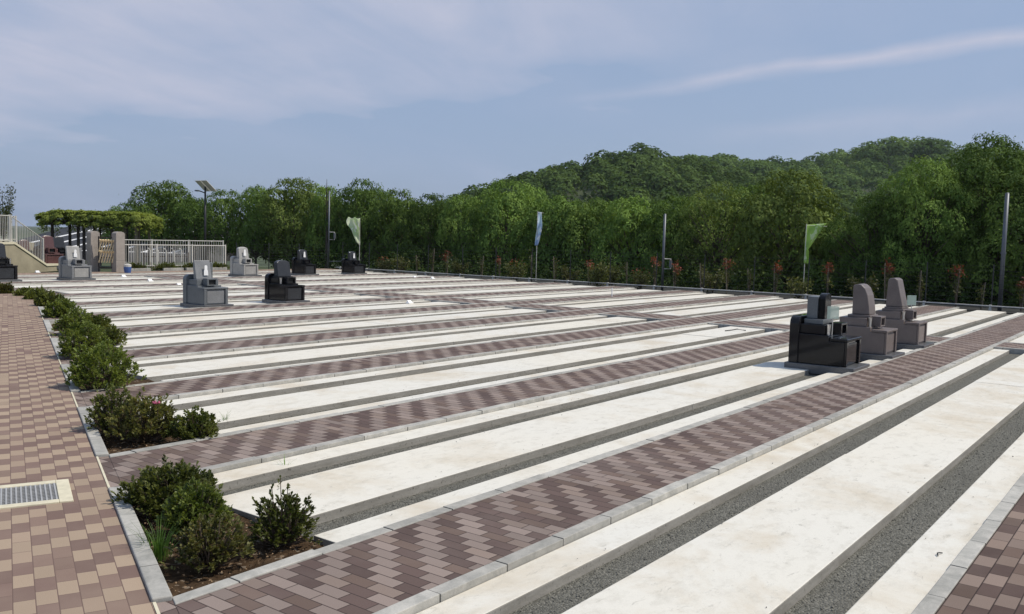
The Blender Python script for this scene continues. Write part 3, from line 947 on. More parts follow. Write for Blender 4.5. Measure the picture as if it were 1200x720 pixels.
pole(385, 314, 225, .042, 'tall thin steel pole with a small square box left of the pale green banner', box=2.0, brace=True)

def banner(px, py, top, ctop, cbot, wid, label, mat, shape, rz):
    X, Y = gp(px, py, 0)
    dep = -(RM.T @ np.array([X, Y, 0 - H]))[2]
    S = dep / F
    h = (py - top) * S
    t = thing('banner', (X, Y, 0), label, 'banner', 'banners along the fence', rz)
    MB().tube([(0, 0, -.1), (0, 0, h)], .016, 8).build('pole', M['white_paint'], t)
    z1 = (py - ctop) * S; z0 = (py - cbot) * S; w = wid * S
    MB().tube([(0, 0, z1 - .01), (w * .97, 0, z1 - .04)], .008, 6).build('crossbar', M['white_paint'], t)
    nx, nz = 14, 30
    V, Fq = [], []
    for j in range(nz + 1):
        k = j / nz
        for i in range(nx + 1):
            u = i / nx
            x, y, z = shape(u, k, w)
            V.append((x, y, z1 + (z0 - z1) * z))
    for j in range(nz):
        for i in range(nx):
            a = j * (nx + 1) + i; Fq.append((a, a + 1, a + nx + 2, a + nx + 1))
    me = np_mesh('cloth', V, Fq, mat); me.shade_smooth()
    o = link('cloth', me, t)
    sd = o.modifiers.new('thick', 'SOLIDIFY'); sd.thickness = .004
    return t
R0 = math.atan2(-.796, .605)      # camera-right direction
def lime(u, k, w):                # blown to a point: wide at the top, gathered to the pole below
    ww = w * (max(.16, 1 - k * 1.25) if k < .68 else .20)
    return (u * ww - .07 * max(0, k - .55), .10 * math.sin(u * 7 + k * 3) * (1 - k * .5), k - .06 * u * (1 - k) + .04 * math.sin(u * 9) * k)
banner(941, 346, 263, 264, 308, 26, 'lime green banner blown into a point beside a leafy tree', M['flag_lime'], lime, R0 + .15)
def slim(u, k, w):
    return (w * (u * .8 * (1 - .35 * k)) - .12 * k * k, .22 * math.sin(k * 4.2 + u * 2.2) * u + .04 * math.sin(k * 11), k)
banner(628, 327, 248, 249, 288, 7.5, 'narrow light blue banner twisted on its pole in front of the dark wood', M['flag_blue'], slim, R0 + .2)
def torn(u, k, w):
    return (w * (u * (1 - .75 * max(0, k - .35) / .65)) * (1 + .12 * math.sin(k * 9)), .12 * math.sin(u * 6 + k * 5), k * (1 - .10 * u) + .03 * math.sin(u * 11))
banner(421, 316, 256, 256, 287, 14, 'pale green and white banner behind the low black gravestone', M['flag_pale'], torn, R0 + math.pi - .1)

# young shrubs tied to stakes beyond the kerb
LAND = [(118, 'the pergola'), (240, 'the solar lamp'), (385, 'the tall thin pole'), (418, 'the pale banner'), (628, 'the blue banner'), (777, 'the bracket pole'), (943, 'the lime banner'), (1172, 'the thick pole')]
ORD = ['first', 'second', 'third', 'fourth', 'fifth', 'sixth', 'seventh', 'eighth', 'ninth', 'tenth', 'eleventh', 'twelfth']
class Namer:
    def __init__(s): s.c = {}
    def __call__(s, px, text):
        left = [l for l in LAND if l[0] <= px]
        lm = left[-1][1] if left else 'the left edge'
        k = s.c.get((text, lm), 0); s.c[(text, lm)] = k + 1
        return text.format(o=ORD[k]) + ' right of ' + lm

def young_shrub_mesh(seed, kind):
    r = np.random.default_rng(seed)
    Hh = r.uniform(.85, 1.2)
    st = MB()
    P, S, PR = [], [], []
    if kind == 'stake':
        for b in range(3):
            tip = np.array([r.uniform(-.12, .12), r.uniform(-.12, .12), Hh * r.uniform(.75, 1.0)])
            st.tube([(0, 0, 0), tip * .5 + np.array([.03 * (b - 1), .02, 0]), tip], [.012, .009, .004], 5, False)
            n = 26
            q = tip * r.uniform(.35, 1.0, (n, 1)) + r.normal(size=(n, 3)) * np.array([.07, .07, .05]); P.append(q)
            q2 = tip + r.normal(size=(20, 3)) * np.array([.075, .075, .075]); PR.append(q2)
    else:
        for b in range(8):
            a = r.uniform(0, 6.28); tip = np.array([.34 * math.cos(a), .34 * math.sin(a), .62 * r.uniform(.7, 1.1)])
            st.tube([(0, 0, 0), tip * .5 + np.array([0, 0, .1]), tip], [.011, .008, .003], 5, False)
            n = 90
            q = tip * r.uniform(.3, 1.0, (n, 1)) + r.normal(size=(n, 3)) * .085; P.append(q)
        PR.append(np.array([0, 0, .66]) + r.normal(size=(14, 3)) * np.array([.2, .2, .06]))
    P = np.concatenate(P); P[:, 2] = np.abs(P[:, 2]); PR = np.concatenate(PR)
    V, Fq = leaves(P, r.normal(size=P.shape) + np.array([0, 0, .8]), r.uniform(.05, .095, len(P)), r)
    g = np_mesh('leaves', V, Fq, M['leaf_olive'])
    V, Fq = leaves(PR, r.normal(size=PR.shape) + np.array([0, 0, .8]), r.uniform(.06, .11, len(PR)), r)
    rd = np_mesh('red_tips', V, Fq, M['leaf_red'])
    sme = bpy.data.meshes.new('stems'); sme.from_pydata(st.v, [], st.f); sme.materials.append(M['stem'])
    k = MB().tube([(.03, .02, 0), (.04 + r.uniform(-.08, .08), .02 + r.uniform(-.08, .08), Hh * .95)], .016, 6)
    kme = bpy.data.meshes.new('stake'); kme.from_pydata(k.v, [], k.f); kme.materials.append(M['stake'])
    return g, rd, sme, kme
SV = {(kd, i): young_shrub_mesh(200 + i + (50 if kd == 'bush' else 0), kd) for kd in ('stake', 'bush') for i in range(4)}
nm = Namer()
shr = [(450, 'bush', 1), (470, 'bush', 0), (489, 'stake', 0), (506, 'stake', 0), (523, 'stake', 1), (541, 'bush', 0), (564, 'stake', 0), (585, 'stake', 1), (604, 'bush', 1), (623, 'stake', 0), (650, 'stake', 0),
       (668, 'bush', 0), (690, 'stake', 1), (699, 'bush', 0), (717, 'bush', 0), (734, 'stake', 0), (750, 'bush', 1), (766, 'stake', 1), (791, 'stake', 1), (822, 'stake', 0), (835, 'bush', 0), (851, 'stake', 1), (878, 'stake', 0), (908, 'stake', 1),
       (935, 'bush', 0), (970, 'stake', 1), (1010, 'bush', 0), (1038, 'stake', 1), (1078, 'stake', 0), (1120, 'stake', 1), (1149, 'stake', 0), (1196, 'stake', 1)]
for i, (px, kd, red) in enumerate(shr):
    # on the planted strip just behind the kerb
    Y0 = None
    x = XK + .75 + .5 * math.sin(i * 2.3)
    lo, hi = -10.0, 60.0
    for _ in range(50):
        mid = (lo + hi) / 2
        if scr(x, mid, -.1)[0] > px: lo = mid
        else: hi = mid
    txt = {('stake', 1): '{o} red tipped staked shrub behind the white rail', ('stake', 0): '{o} thin green staked shrub behind the white rail', ('bush', 1): '{o} low reddish bush behind the white rail', ('bush', 0): '{o} low olive bush behind the white rail'}[(kd, red)]
    t = thing('young_shrub', (x, lo, -.12), nm(px, txt), 'shrub', 'young shrubs behind the fence kerb', random.uniform(0, 6.28))
    s = random.uniform(.95, 1.3) * (1.15 if kd == 'bush' else 1.0)
    t.scale = (s, s, s * random.uniform(.95, 1.15))
    g, rd, sm, km = SV[(kd, i % 4)]
    link('leaves', g, t); link('stems', sm, t)
    if red: link('red_tips', rd, t)
    if kd == 'stake': link('stake', km, t)

# ------------------------------------------------------------------ trees
def tree_meshes(seed, n_pad, per, leaf, z0=.05, mat=None, belly=.45, rough=.16, pad=.115, inner=1500):
    """unit tree: height 1, crown width about 1; the crown is built of flattened leaf pads with gaps between them"""
    r = np.random.default_rng(seed)
    ph = r.uniform(0, 6.28, 6)
    def radius(k, a):
        base = .5 * np.where(k < belly,   .50 + .50 * np.sin(np.clip(k / belly, 0, 1) * math.pi / 2), np.clip(1 - ((k - belly) / (1.0 - belly)) ** 1.75, 0, 1) ** .62)
        return base * (1 + rough * np.sin(a * 2 + ph[0] + k * 5) + rough * .8 * np.sin(a * 3 + ph[1] - k * 7) + rough * .6 * np.sin(a * 5 + k * 11 + ph[2]))
    pads, tries = [], 0
    while len(pads) < n_pad and tries < 9000:
        tries += 1
        k = r.uniform(.04, .99); a = r.uniform(0, 6.283)
        rr = float(radius(k, a)) * r.uniform(.70, 1.0)
        c = np.array([rr * math.cos(a), rr * math.sin(a), z0 + (1 - z0) * k * .95])
        ps = pad * r.uniform(.65, 1.35)
        if all(np.linalg.norm((c - q[0]) * np.array([1, 1, 1.5])) > .62 * (ps + q[1]) for q in pads):
            out = np.array([math.cos(a), math.sin(a), 0.0]) * (1 - k ** 2) + np.array([0, 0, .55 + k * .6])
            pads.append((c, ps, out / np.linalg.norm(out)))
    P, Nn = [], []
    for c, ps, ax in pads:
        m = int(per * (ps / pad) ** 1.7)
        d = unit(r.normal(size=(m, 3)))
        flip = (d @ ax) < -.25
        d[flip] -= 2 * (d[flip] @ ax)[:, None] * ax
        rad = r.uniform(.72, 1.08, (m, 1))
        off = d * rad * ps
        off -= ax * ((off @ ax)[:, None]) * .42
        lump = 1 + .22 * np.sin(d[:, :1] * 6 + c[0] * 40) * np.sin(d[:, 1:2] * 6 + c[1] * 40)
        P.append(c + off * lump); Nn.append(d * .75 + ax * .55 + r.normal(size=(m, 3)) * .30)
        stray = int(m * .07)
        P.append(c + r.normal(size=(stray, 3)) * ps * np.array([.7, .7, .4])); Nn.append(r.normal(size=(stray, 3)) + np.array([0, 0, 1.0]))
    k = r.uniform(.02, .9, inner); a = r.uniform(0, 6.283, inner)
    rr = radius(k, a) * r.uniform(.25, .72, inner)
    P.append(np.stack([rr * np.cos(a), rr * np.sin(a), z0 + (1 - z0) * k * .92], 1)); Nn.append(r.normal(size=(inner, 3)) + np.array([0, 0, .5]))
    P = np.concatenate(P); Nn = np.concatenate(Nn)
    sz = leaf * r.uniform(.6, 1.3, len(P)); sz[-inner:] *= 1.9
    ptop = max(c[2] + ps * .62 for c, ps, ax in pads)
    keep = P[:, 2] < ptop
    keep &= np.hypot(P[:, 0], P[:, 1]) < .64
    P, Nn, sz = P[keep], Nn[keep], sz[keep]
    V, Fq = leaves(P, Nn, sz, r, .66, .10)
    V[:, 2] *= 1.0 / ptop
    cm = np_mesh('crown', V, Fq, mat)
    tb = MB()
    tb.tube([(0, 0, -.1), (.01, .0, .15), (-.01, .01, .4), (0, 0, .72)], [.030, .023, .016, .005], 8)
    for c, ps, ax in pads[::2]:
        zb = max(.08, c[2] * .5); s_ = np.array([0, 0, zb]); e = c * .96
        mid = (s_ + e) / 2 + r.normal(size=3) * .02
        tb.tube([s_, mid, e], [.010, .006, .002], 5, False)
    tm = bpy.data.meshes.new('trunk'); tm.from_pydata(tb.v, [], tb.f); tm.materials.append(M['bark'])
    return cm, tm
TV = {}
for i, (mt, npad, per, leaf, bel, rg, pd, inn) in enumerate([
        ('leaf_mid', 62, 150, .029, .50, .12, .125, 1000), ('leaf_dark', 70, 145, .028, .45, .18, .115, 1000), ('leaf_mid', 80, 130, .027, .42, .20, .110, 1100), ('leaf_dark', 56, 165, .030, .52, .14, .135, 1000),
        ('leaf_light', 150, 60, .020, .45, .14, .080, 2200), ('leaf_mid', 140, 190, .018, .42, .22, .090, 2600), ('leaf_dark', 155, 190, .017, .40, .28, .085, 3000), ('leaf_light', 70, 150, .028, .50, .12, .120, 1000)]):
    TV[i] = tree_meshes(40 + i, npad, per, leaf, (.24, .20, .18, .26, .12, .10, .10, .22)[i], M[mt], bel, rg, pd, inn)
LOOK = {0: 'round green tree', 1: 'dark green tree', 2: 'dense green tree', 3: 'broad dark tree', 4: 'feathery yellowish tree', 5: 'big green tree', 6: 'big dark tree', 7: 'light green tree'}
tn = Namer()
def tree(px, top, wpx, depth, var, where):
    p = at(px, top, depth)
    z0 = terr(p[0], p[1]) - .1
    h = (p[2] - z0) * .985; w = wpx / F * depth * 1.02
    t = thing('tree', (p[0], p[1], z0), tn(px, '{o} ' + LOOK[var] + where), 'tree', 'trees of the wood', random.uniform(0, 6.28))
    t.scale = (w, w, h)
    cm, tm = TV[var]
    link('crown', cm, t); link('trunk', tm, t)
    return t
FR = ' behind the fence'
BK = ' deeper in the wood'
front = [(150, 236, 60, 66, 1), (190, 209, 72, 64, 0), (228, 230, 56, 63, 3), (264, 220, 60, 62, 2), (300, 215, 56, 61, 0), (345, 206, 74, 60, 7), (385, 216, 50, 59, 2), (402, 226, 50, 58, 1), (427, 207, 60, 57, 3), (466, 219, 64, 56, 2),
         (505, 224, 66, 55, 1), (545, 225, 66, 54, 0), (596, 207, 84, 53, 2), (648, 226, 80, 51, 3), (694, 229, 84, 50, 0), (742, 227, 88, 48, 2), (792, 226, 84, 47, 1), (846, 210, 104, 45, 4), (928, 195, 128, 42, 7), (984, 258, 90, 40, 0),
         (1034, 217, 104, 38, 6), (1088, 178, 124, 37, 5), (1160, 152, 160, 37, 6), (1235, 168, 170, 35, 5)]
back = [(208, 222, 70, 76, 3), (322, 218, 80, 72, 1), (370, 214, 70, 70, 2), (442, 218, 70, 68, 0), (488, 232, 80, 66, 0), (575, 219, 66, 66, 3), (622, 214, 76, 66, 2), (668, 232, 90, 62, 1), (718, 233, 90, 60, 0), (768, 232, 90, 58, 3), (816, 226, 80, 56, 0),
        (885, 212, 100, 54, 2), (958, 244, 84, 50, 1), (1120, 196, 140, 46, 6), (1196, 182, 160, 45, 5)]
for a in sorted(front): tree(*a, FR)
for a in sorted(back): tree(*a, BK)
# undergrowth filling the foot of the wood
r = np.random.default_rng(301)
n = 30000
yy = r.uniform(-8, 48, n); xx = 37.2 + r.uniform(0, 1, n) ** 1.4 * 9
hz = r.uniform(0, 1, n)
bumpy = 1.15 + .5 * np.sin(yy * 1.3) * np.sin(xx * .9 + yy * .37) + .3 * np.sin(yy * 3.1)
P = np.stack([xx, yy, np.array([terr(a, b) for a, b in zip(xx, yy)]) + hz * bumpy], 1)
V, Fq = leaves(P, r.normal(size=P.shape) + np.array([-.4, -.3, .9]), r.uniform(.12, .26, n), r, .6)
tag(link('undergrowth', np_mesh('undergrowth', V, Fq, leaf_mat('dark_undergrowth_leaves', (.016, .030, .008), (.042, .070, .016), 1.0, .15, spec=.08, rough=.8))), kind='stuff')

# ------------------------------------------------------------------ hills
rgt = np.array([.605, -.796]); fwd = np.array([-RM[0, 2], -RM[1, 2]]); fwd /= np.linalg.norm(fwd)
rgt = np.array([fwd[1], -fwd[0]])
def hill_profile(pxs, pys, depth):
    """lateral offset (m) and height (m) of a ridge"""
    L, Z = [], []
    for px, py in zip(pxs, pys):
        p = at(px, py, depth); L.append(p[0] * rgt[0] + p[1] * rgt[1]); Z.append(p[2])
    return np.array(L), np.array(Z)
def hill(name, pxs, pys, depth, run, seed, crown, label_):
    L, Z = hill_profile(pxs, pys, depth)
    Z = Z - crown * 1.15
    lo, hi = L[0], L[-1]
    nl, nd = 90, 26
    r = np.random.default_rng(seed)
    ph = r.uniform(0, 6.28, 8)
    def hz(l, d):
        z = np.interp(l, L, Z, left=-3, right=Z[-1])
        k = np.clip((d - (depth - run)) / run, 0, 1)
        b = (depth + run * 1.5 - d) / (run * 1.5)
        s = np.where(d < depth, np.sin(k * math.pi / 2) ** 1.1, np.clip(b, 0, 1) ** .8)
        wob = 1 + .10 * np.sin(l * .05 + ph[0] + d * .02) * np.sin(d * .045 + ph[1]) * (k < .98)
        return -3 + (z + 3) * s * wob
    V, Fq = [], []
    ls = np.linspace(lo, hi, nl); ds = np.linspace(depth - run, depth + run * 1.4, nd)
    for d in ds:
        for l in ls:
            q = fwd * d + rgt * l
            V.append((q[0], q[1], float(hz(np.array(l), np.array(d)))))
    for i in range(nd - 1):
        for j in range(nl - 1):
            a = i * nl + j; Fq.append((a, a + 1, a + nl + 1, a + nl))
    tag(link(name, np_mesh(name, V, Fq, M['terrain'])), kind='structure')
    # crowns: near slope and just over the crest
    area = (hi - lo) * run * 1.25
    n = int(area / (crown ** 2 * .42))
    l = r.uniform(lo, hi, n); d = r.uniform(depth - run, depth + run * .25, n)
    z = hz(l, d)
    c = np.stack([fwd[0] * d + rgt[0] * l, fwd[1] * d + rgt[1] * l, z], 1)
    size = crown * r.uniform(.55, 1.3, n)
    m = 150
    dd = unit(r.normal(size=(n, m, 3)) + np.array([-fwd[0] * .35, -fwd[1] * .35, .5]))
    P = c[:, None, :] + dd * (size[:, None, None] * r.uniform(.44, .54, (n, m, 1))) * np.array([1, 1, 1.0]) + np.array([0, 0, 1]) * size[:, None, None] * .35
    Nn = dd * .9 + np.array([0, 0, .25]) + r.normal(size=(n, m, 3)) * .22
    V, Fq = leaves(P.reshape(-1, 3), Nn.reshape(-1, 3), np.repeat(size, m) * r.uniform(.09, .19, n * m), r, .75)
    tag(link('hillside_forest', np_mesh('hillside_forest', V, Fq, M['leaf_hill'])), kind='stuff')
hill('hill', [470, 520, 560, 600, 640, 690, 720, 745, 775, 800, 840, 900, 960, 1020, 1080, 1150], [262, 236, 219, 206, 195, 183, 178, 176, 180, 187, 197, 209, 226, 244, 264, 282], 330, 110, 5, 7.0, '')
hill('hill', [640, 700, 780, 830, 870, 900, 940, 965, 1000, 1040, 1075, 1110, 1150, 1200, 1300, 1400], [240, 212, 190, 184, 184, 185, 182, 177, 171, 171, 176, 172, 171, 166, 160, 160], 520, 170, 6, 9.0, '')

# ------------------------------------------------------------------ the far left: railings, gate, pergola, car park
def bar_fence(name, a, b, h, label, gap=.115, z=0.0, rad=.011, foot=.08, tops=None):
    a = np.array(a, float); b = np.array(b, float)
    L = np.linalg.norm((b - a)[:2]); rz = math.atan2(b[1] - a[1], b[0] - a[0]); sl = (b[2] - a[2]) / L
    t = thing(name, tuple(a), label, 'railing', None, rz)
    mb = MB()
    for zz in (foot, h):
        mb.tube([(0, 0, zz), (L, 0, zz + sl * L)], .022, 6)
    mb.build('rail', M['white_paint'], t)
    mb = MB()
    n = int(L / gap)
    for i in range(1, n):
        x = L * i / n
        mb.tube([(x, 0, foot + sl * x), (x, 0, h + sl * x)], rad, 5, False)
    mb.build('bars', M['white_paint'], t)
    k = max(1, round(L / 2.0))
    for i in range(k + 1):
        x = L * i / k
        MB().box(x - .028, -.028, sl * x - .1, x + .028, .028, h + .05 + sl * x).build('post', M['white_paint'], t)
    return t
bar_fence('white_fence', (21.7, 38.7, 0), (27.3, 38.7, 0), 1.18, 'long white bar fence right of the gate, in front of the pergola')
bar_fence('white_fence', (23.0, 41.6, 0), (29.2, 41.6, 0), 1.36, 'second white bar fence standing behind the long one, only its upper part showing', gap=.14)
# kerb blocks at the foot of the white fence
for i, x in enumerate((22.4, 24.2, 25.4, 26.6)):
    o = MB().box(-.55, -.08, -.1, .5 if i % 2 else .62, .08, .12).build('kerb', M['kerb'], bevel=.01, loc=(x, 38.35, 0)); tag(o, kind='structure')
r = np.random.default_rng(8)
hn = 0
for i, (x, lab) in enumerate(((22.3, 'low clipped bush at the left foot of the white fence, beside the gate pillar'), (23.9, 'low clipped bush at the foot of the white fence, left of its middle'), (25.3, 'low clipped bush at the foot of the white fence, behind the blue grey gravestone'), (26.7, 'low clipped bush at the right foot of the white fence, by the pale gravestone'))):
    t = thing('clipped_bush', (x, 38.5, -.05), lab, 'bush', 'clipped bushes along the white fence')
    me, st = azalea_mesh(400 + i, 1.3, .4, .38, 260, .07, M['azalea'], .02)
    link('foliage', me, t)
    sm = bpy.data.meshes.new('branches'); sm.from_pydata(st.v, [], st.f); sm.materials.append(M['stem']); link('branches', sm, t)

def gate_pillar(X, Y, label):
    t = thing('gate_pillar', (X, Y, 0), label, 'pillar', 'stone gate pillars')
    MB().box(-.215, -.20, -.1, .215, .20, .50).build('foot', M['pillar'], t, .012)
    pts = [(-.205, .503), (.205, .503), (.205, 1.66)] + [(.205 * math.cos(R_(a)), 1.66 + .11 * math.sin(R_(a))) for a in range(20, 180, 20)] + [(-.205, 1.66)]
    MB().prof_y(pts, -.19, .19).build('shaft', M['pillar'], t, .012)
pr = gp(140, 319.5); pl = gp(110, 318.8)
gate_pillar(21.15, 37.75, 'pinkish round topped gate pillar right of the ladle rack, next to the white fence')
gate_pillar(20.55, 38.75, 'pinkish round topped gate pillar left of the ladle rack, streaked with shadow')
lr = thing('ladle_rack', (20.80, 38.05, 0), 'rack of pale bamboo ladles between the two gate pillars', 'rack', rz=R_(-46))
mb = MB()
for z in (.18, .62, 1.02, 1.50): mb.box(-.36, -.02, z - .022, .36, .02, z + .022)
mb.box(-.37, -.025, 0, -.325, .025, 1.55); mb.box(.325, -.025, 0, .37, .025, 1.55)
mb.build('frame', M['timber'], lr)
for rw in (0, 1):
    for i in range(6):
        x = -.29 + i * .11; z = .72 + rw * .48
        l = MB().tube([(x - .04, -.05, z - .32), (x + .09, -.05, z + .18)], .032, 6).build('ladle', M['wood'], lr)
        MB().tube([(x + .05, -.05, z + .10), (x + .05, -.10, z + .20)], [.040, .046], 10).build('cup', M['wood'], l)
bk = thing('water_bucket', (*gp(149.5, 320.0), 0), 'small blue and white bucket at the foot of the right gate pillar', 'bucket')
MB().tube([(0, 0, 0), (0, 0, .26)], [.13, .17], 16).build('tub', M['blue_plastic'], bk)
MB().tube([(0, 0, .262), (0, 0, .36), (0, 0, .40)], [.15, .16, .05], 16).build('lid', M['white_paint'], bk)
MB().tube([(-.17, 0, .22), (-.12, 0, .46), (.12, 0, .46), (.17, 0, .22)], .008, 6).build('handle', M['white_paint'], bk)
# a low rack with white handles behind the bars
hr = thing('handcart_rack', (25.0, 40.2, 0), 'rack of white handled dustpans seen through the bars of the white fence', 'rack')
mb = MB(); mb.box(-1.2, -.02, .10, 1.2, .02, .14); mb.box(-1.2, -.02, .58, 1.2, .02, .62)
for x in (-1.2, 0, 1.2): mb.box(x - .025, -.025, 0, x + .025, .025, .8)
mb.build('frame', M['timber'], hr)
for i in range(5):
    MB().tube([(-.9 + i * .42, -.06, .35), (-.9 + i * .42, -.06, .88), (-1.02 + i * .42, -.06, 1.0)], .035, 8).build('handle', M['white_paint'], hr)

# ramp wall and railings at the left edge
q0 = np.array(at(52, 312, 42.0)); q1 = np.array(at(-40, 300, 36.0))
A = np.array([20.4, 43.0]); B = np.array([12.9, 37.6])
mb = MB()
dirw = (B - A) / np.linalg.norm(B - A); nrm = np.array([-dirw[1], dirw[0]])
pw = []
Lw = np.linalg.norm(B - A)
za = lambda s: .10 + s * .30 if s < 4 else 1.3
def wall_top(s): return min(1.55, .05 + s * .52)
w = thing('ramp_wall', (A[0], A[1], 0), 'weathered tan retaining wall of the ramp below the white railing', 'wall', None, math.atan2(dirw[1], dirw[0]))
MB().prof_y([(-1.2, -.2), (Lw, -.2), (Lw, 1.10), (2.6, 1.10), (0, .06), (-1.2, .06)], -.15, .15).build('wall_face', M['tan_wall'], w)
MB().prof_y([(-1.2, .0601), (0, .0601), (2.6, 1.101), (Lw, 1.101), (Lw, 1.19), (2.58, 1.19), (-.02, .15), (-1.2, .15)], -.19, .19).build('coping', M['cream'], w)
z1 = 1.19
e1 = A + dirw * 2.6
bar_fence('ramp_railing', (A[0] - dirw[0] * -.0, A[1], .17), (e1[0], e1[1], z1), 1.15, 'sloping white railing rising along the ramp at the left', gap=.13)
bar_fence('ramp_railing', (e1[0] + dirw[0] * .1, e1[1] + dirw[1] * .1, z1), (B[0], B[1], z1), 1.15, 'level white railing on top of the ramp wall at the left edge', gap=.13)
g1 = np.array([18.9, 46.2]); g2 = np.array([22.2, 46.6])
bar_fence('terrace_railing', (g1[0] - .5, g1[1], 1.15), (g2[0] - 1.4, g2[1], 1.15), 1.2, 'grey white railing of the upper terrace behind the sloping one', gap=.10)
tag(MB().poly([(11, 41.5), (16, 42.5), (18.2, 44.4), (21.4, 46.0), (21.0, 52), (8, 52)], -.3, 1.1).build('terrace', M['tan_wall']), kind='structure')

# graves behind the gate
monument((21.2, 43.4, 0), 'dark red gravestone half hidden behind the light grey one, in the rear graveyard', M['red_stone'], M['red_stone'], 'round', s=1.25, vases=False)
monument((22.6, 45.2, 0), 'black gravestone farthest back, right of the dark red one behind the gate', M['black_stone'], M['dark_grey_stone'], 'round', s=1.2, vases=False)
monument((20.6, 44.6, 0), 'low dark gravestone beside the foot of the sloping railing, left of the dark red one', M['black_stone'], M['red_stone'], 'round', s=1.05, vases=False)

# pergola with wisteria
pc = at(118, 268, 49.0); pg_rz = math.atan2(rgt[1], rgt[0]) + .10
pg = thing('vine_pergola', (pc[0], pc[1], -.2), 'long pergola thickly covered with yellow green wisteria beyond the gate', 'pergola', None, pg_rz)
pg.scale = (.82, .85, .91)
PW, PD, PHt = 6.0, 3.2, 2.45
for x in (-2.5, -.9, -.55, 1.2, 2.0, 2.7):
    for y in (-PD / 2 + .2, PD / 2 - .2):
        MB().box(x - .075, y - .075, 0, x + .075, y + .075, PHt).build('post', M['timber'] if x < 1.5 else M['stake'], pg, .008)
mb = MB()
for y in (-PD / 2 + .2, PD / 2 - .2): mb.box(-PW / 2, y - .06, PHt, PW / 2, y + .06, PHt + .16)
for i in range(15):
    x = -PW / 2 + .2 + i * (PW - .4) / 14; mb.box(x - .035, -PD / 2 - .2, PHt + .161, x + .035, PD / 2 + .2, PHt + .26)
mb.build('beams', M['timber'], pg)
r = np.random.default_rng(60)
P, Nn = [], []
for q in range(420):
    if q < 240:
        c = np.array([r.uniform(-PW / 2 - .25, PW / 2 + .3), r.uniform(-PD / 2 - .3, PD / 2 + .3), 0.0]); edge = min(1.0, (PW / 2 + .5 - abs(c[0])) / .8)
        c[2] = PHt + .28 + .40 * edge * r.uniform(.88, 1.08); ax = np.array([0, 0, 1.0])
    else:
        t_ = r.uniform(0, 2 * (PW + PD)); ex, ey = PW / 2 + .28, PD / 2 + .32
        if t_ < PW: c = np.array([t_ - PW / 2, -ey, 0.0]); ax = np.array([0, -1.0, 0])
        elif t_ < PW + PD: c = np.array([ex, t_ - PW - PD / 2, 0.0]); ax = np.array([1.0, 0, 0])
        elif t_ < 2 * PW + PD: c = np.array([PW * 1.5 + PD - t_, ey, 0.0]); ax = np.array([0, 1.0, 0])
        else: c = np.array([-ex, PW * 2 + PD * 1.5 - t_, 0.0]); ax = np.array([-1.0, 0, 0])
        c[2] = PHt + r.uniform(-.06, .52); ax = ax * .6 + np.array([0, 0, .8])
    ps = r.uniform(.18, .30); m = 75
    d = unit(r.normal(size=(m, 3))); fl = (d @ ax) < -.2; d[fl] *= -1
    off = d * ps * r.uniform(.7, 1.1, (m, 1)) * np.array([1.15, 1.15, .55])
    P.append(c + off); Nn.append(d * .6 + ax * .8 + r.normal(size=(m, 3)) * .3)
    hg = 10
    P.append(c + r.normal(size=(hg, 3)) * ps * .5 - np.array([0, 0, 1]) * r.uniform(0, .45, (hg, 1))); Nn.append(ax + r.normal(size=(hg, 3)) * .6)
P = np.concatenate(P); Nn = np.concatenate(Nn)
V, Fq = leaves(P, Nn, r.uniform(.09, .19, len(P)), r, .55)
link('vine', np_mesh('vine', V, Fq, M['leaf_vine']), pg)

# car park rising behind
cp = at(80, 277, 64.0)
ang = math.atan2(rgt[1], rgt[0])
bx_, by_ = fwd, rgt
base = fwd * 58 + rgt * (-29.5)
def slope_pt(a, b): q = base + rgt * a + fwd * b; return (q[0], q[1], -.1 + b * .145)
quad = [slope_pt(-6, 0), slope_pt(7.6, 0), slope_pt(7.6, 15), slope_pt(-6, 15)]
V = quad + [(p[0], p[1], -.4) for p in quad]
o = link('car_park', np_mesh('car_park', V, [(0, 1, 2, 3), (4, 5, 1, 0), (5, 6, 2, 1), (6, 7, 3, 2), (7, 4, 0, 3)], M['asphalt']))
tag(o, kind='structure')
V, Fq = [], []
def stripe(a0, b0, a1, b1, w):
    d = np.array([a1 - a0, b1 - b0]); d /= np.linalg.norm(d); nx, ny = -d[1] * w / 2, d[0] * w / 2
    b = len(V)
    for (a, bb) in ((a0 - nx, b0 - ny), (a1 - nx, b1 - ny), (a1 + nx, b1 + ny), (a0 + nx, b0 + ny)):
        p = slope_pt(a, bb); V.append((p[0], p[1], p[2] + .012))
    Fq.append((b, b + 1, b + 2, b + 3))
for i in range(7): stripe(-5 + i * 1.9, 3.0, -3.2 + i * 1.9, 13.5, .34)
stripe(-5.6, 2.9, 7.4, 2.9, .2)
tag(link('parking_bay_lines', np_mesh('parking_bay_lines', V, Fq, M['road_paint'])), kind='structure')

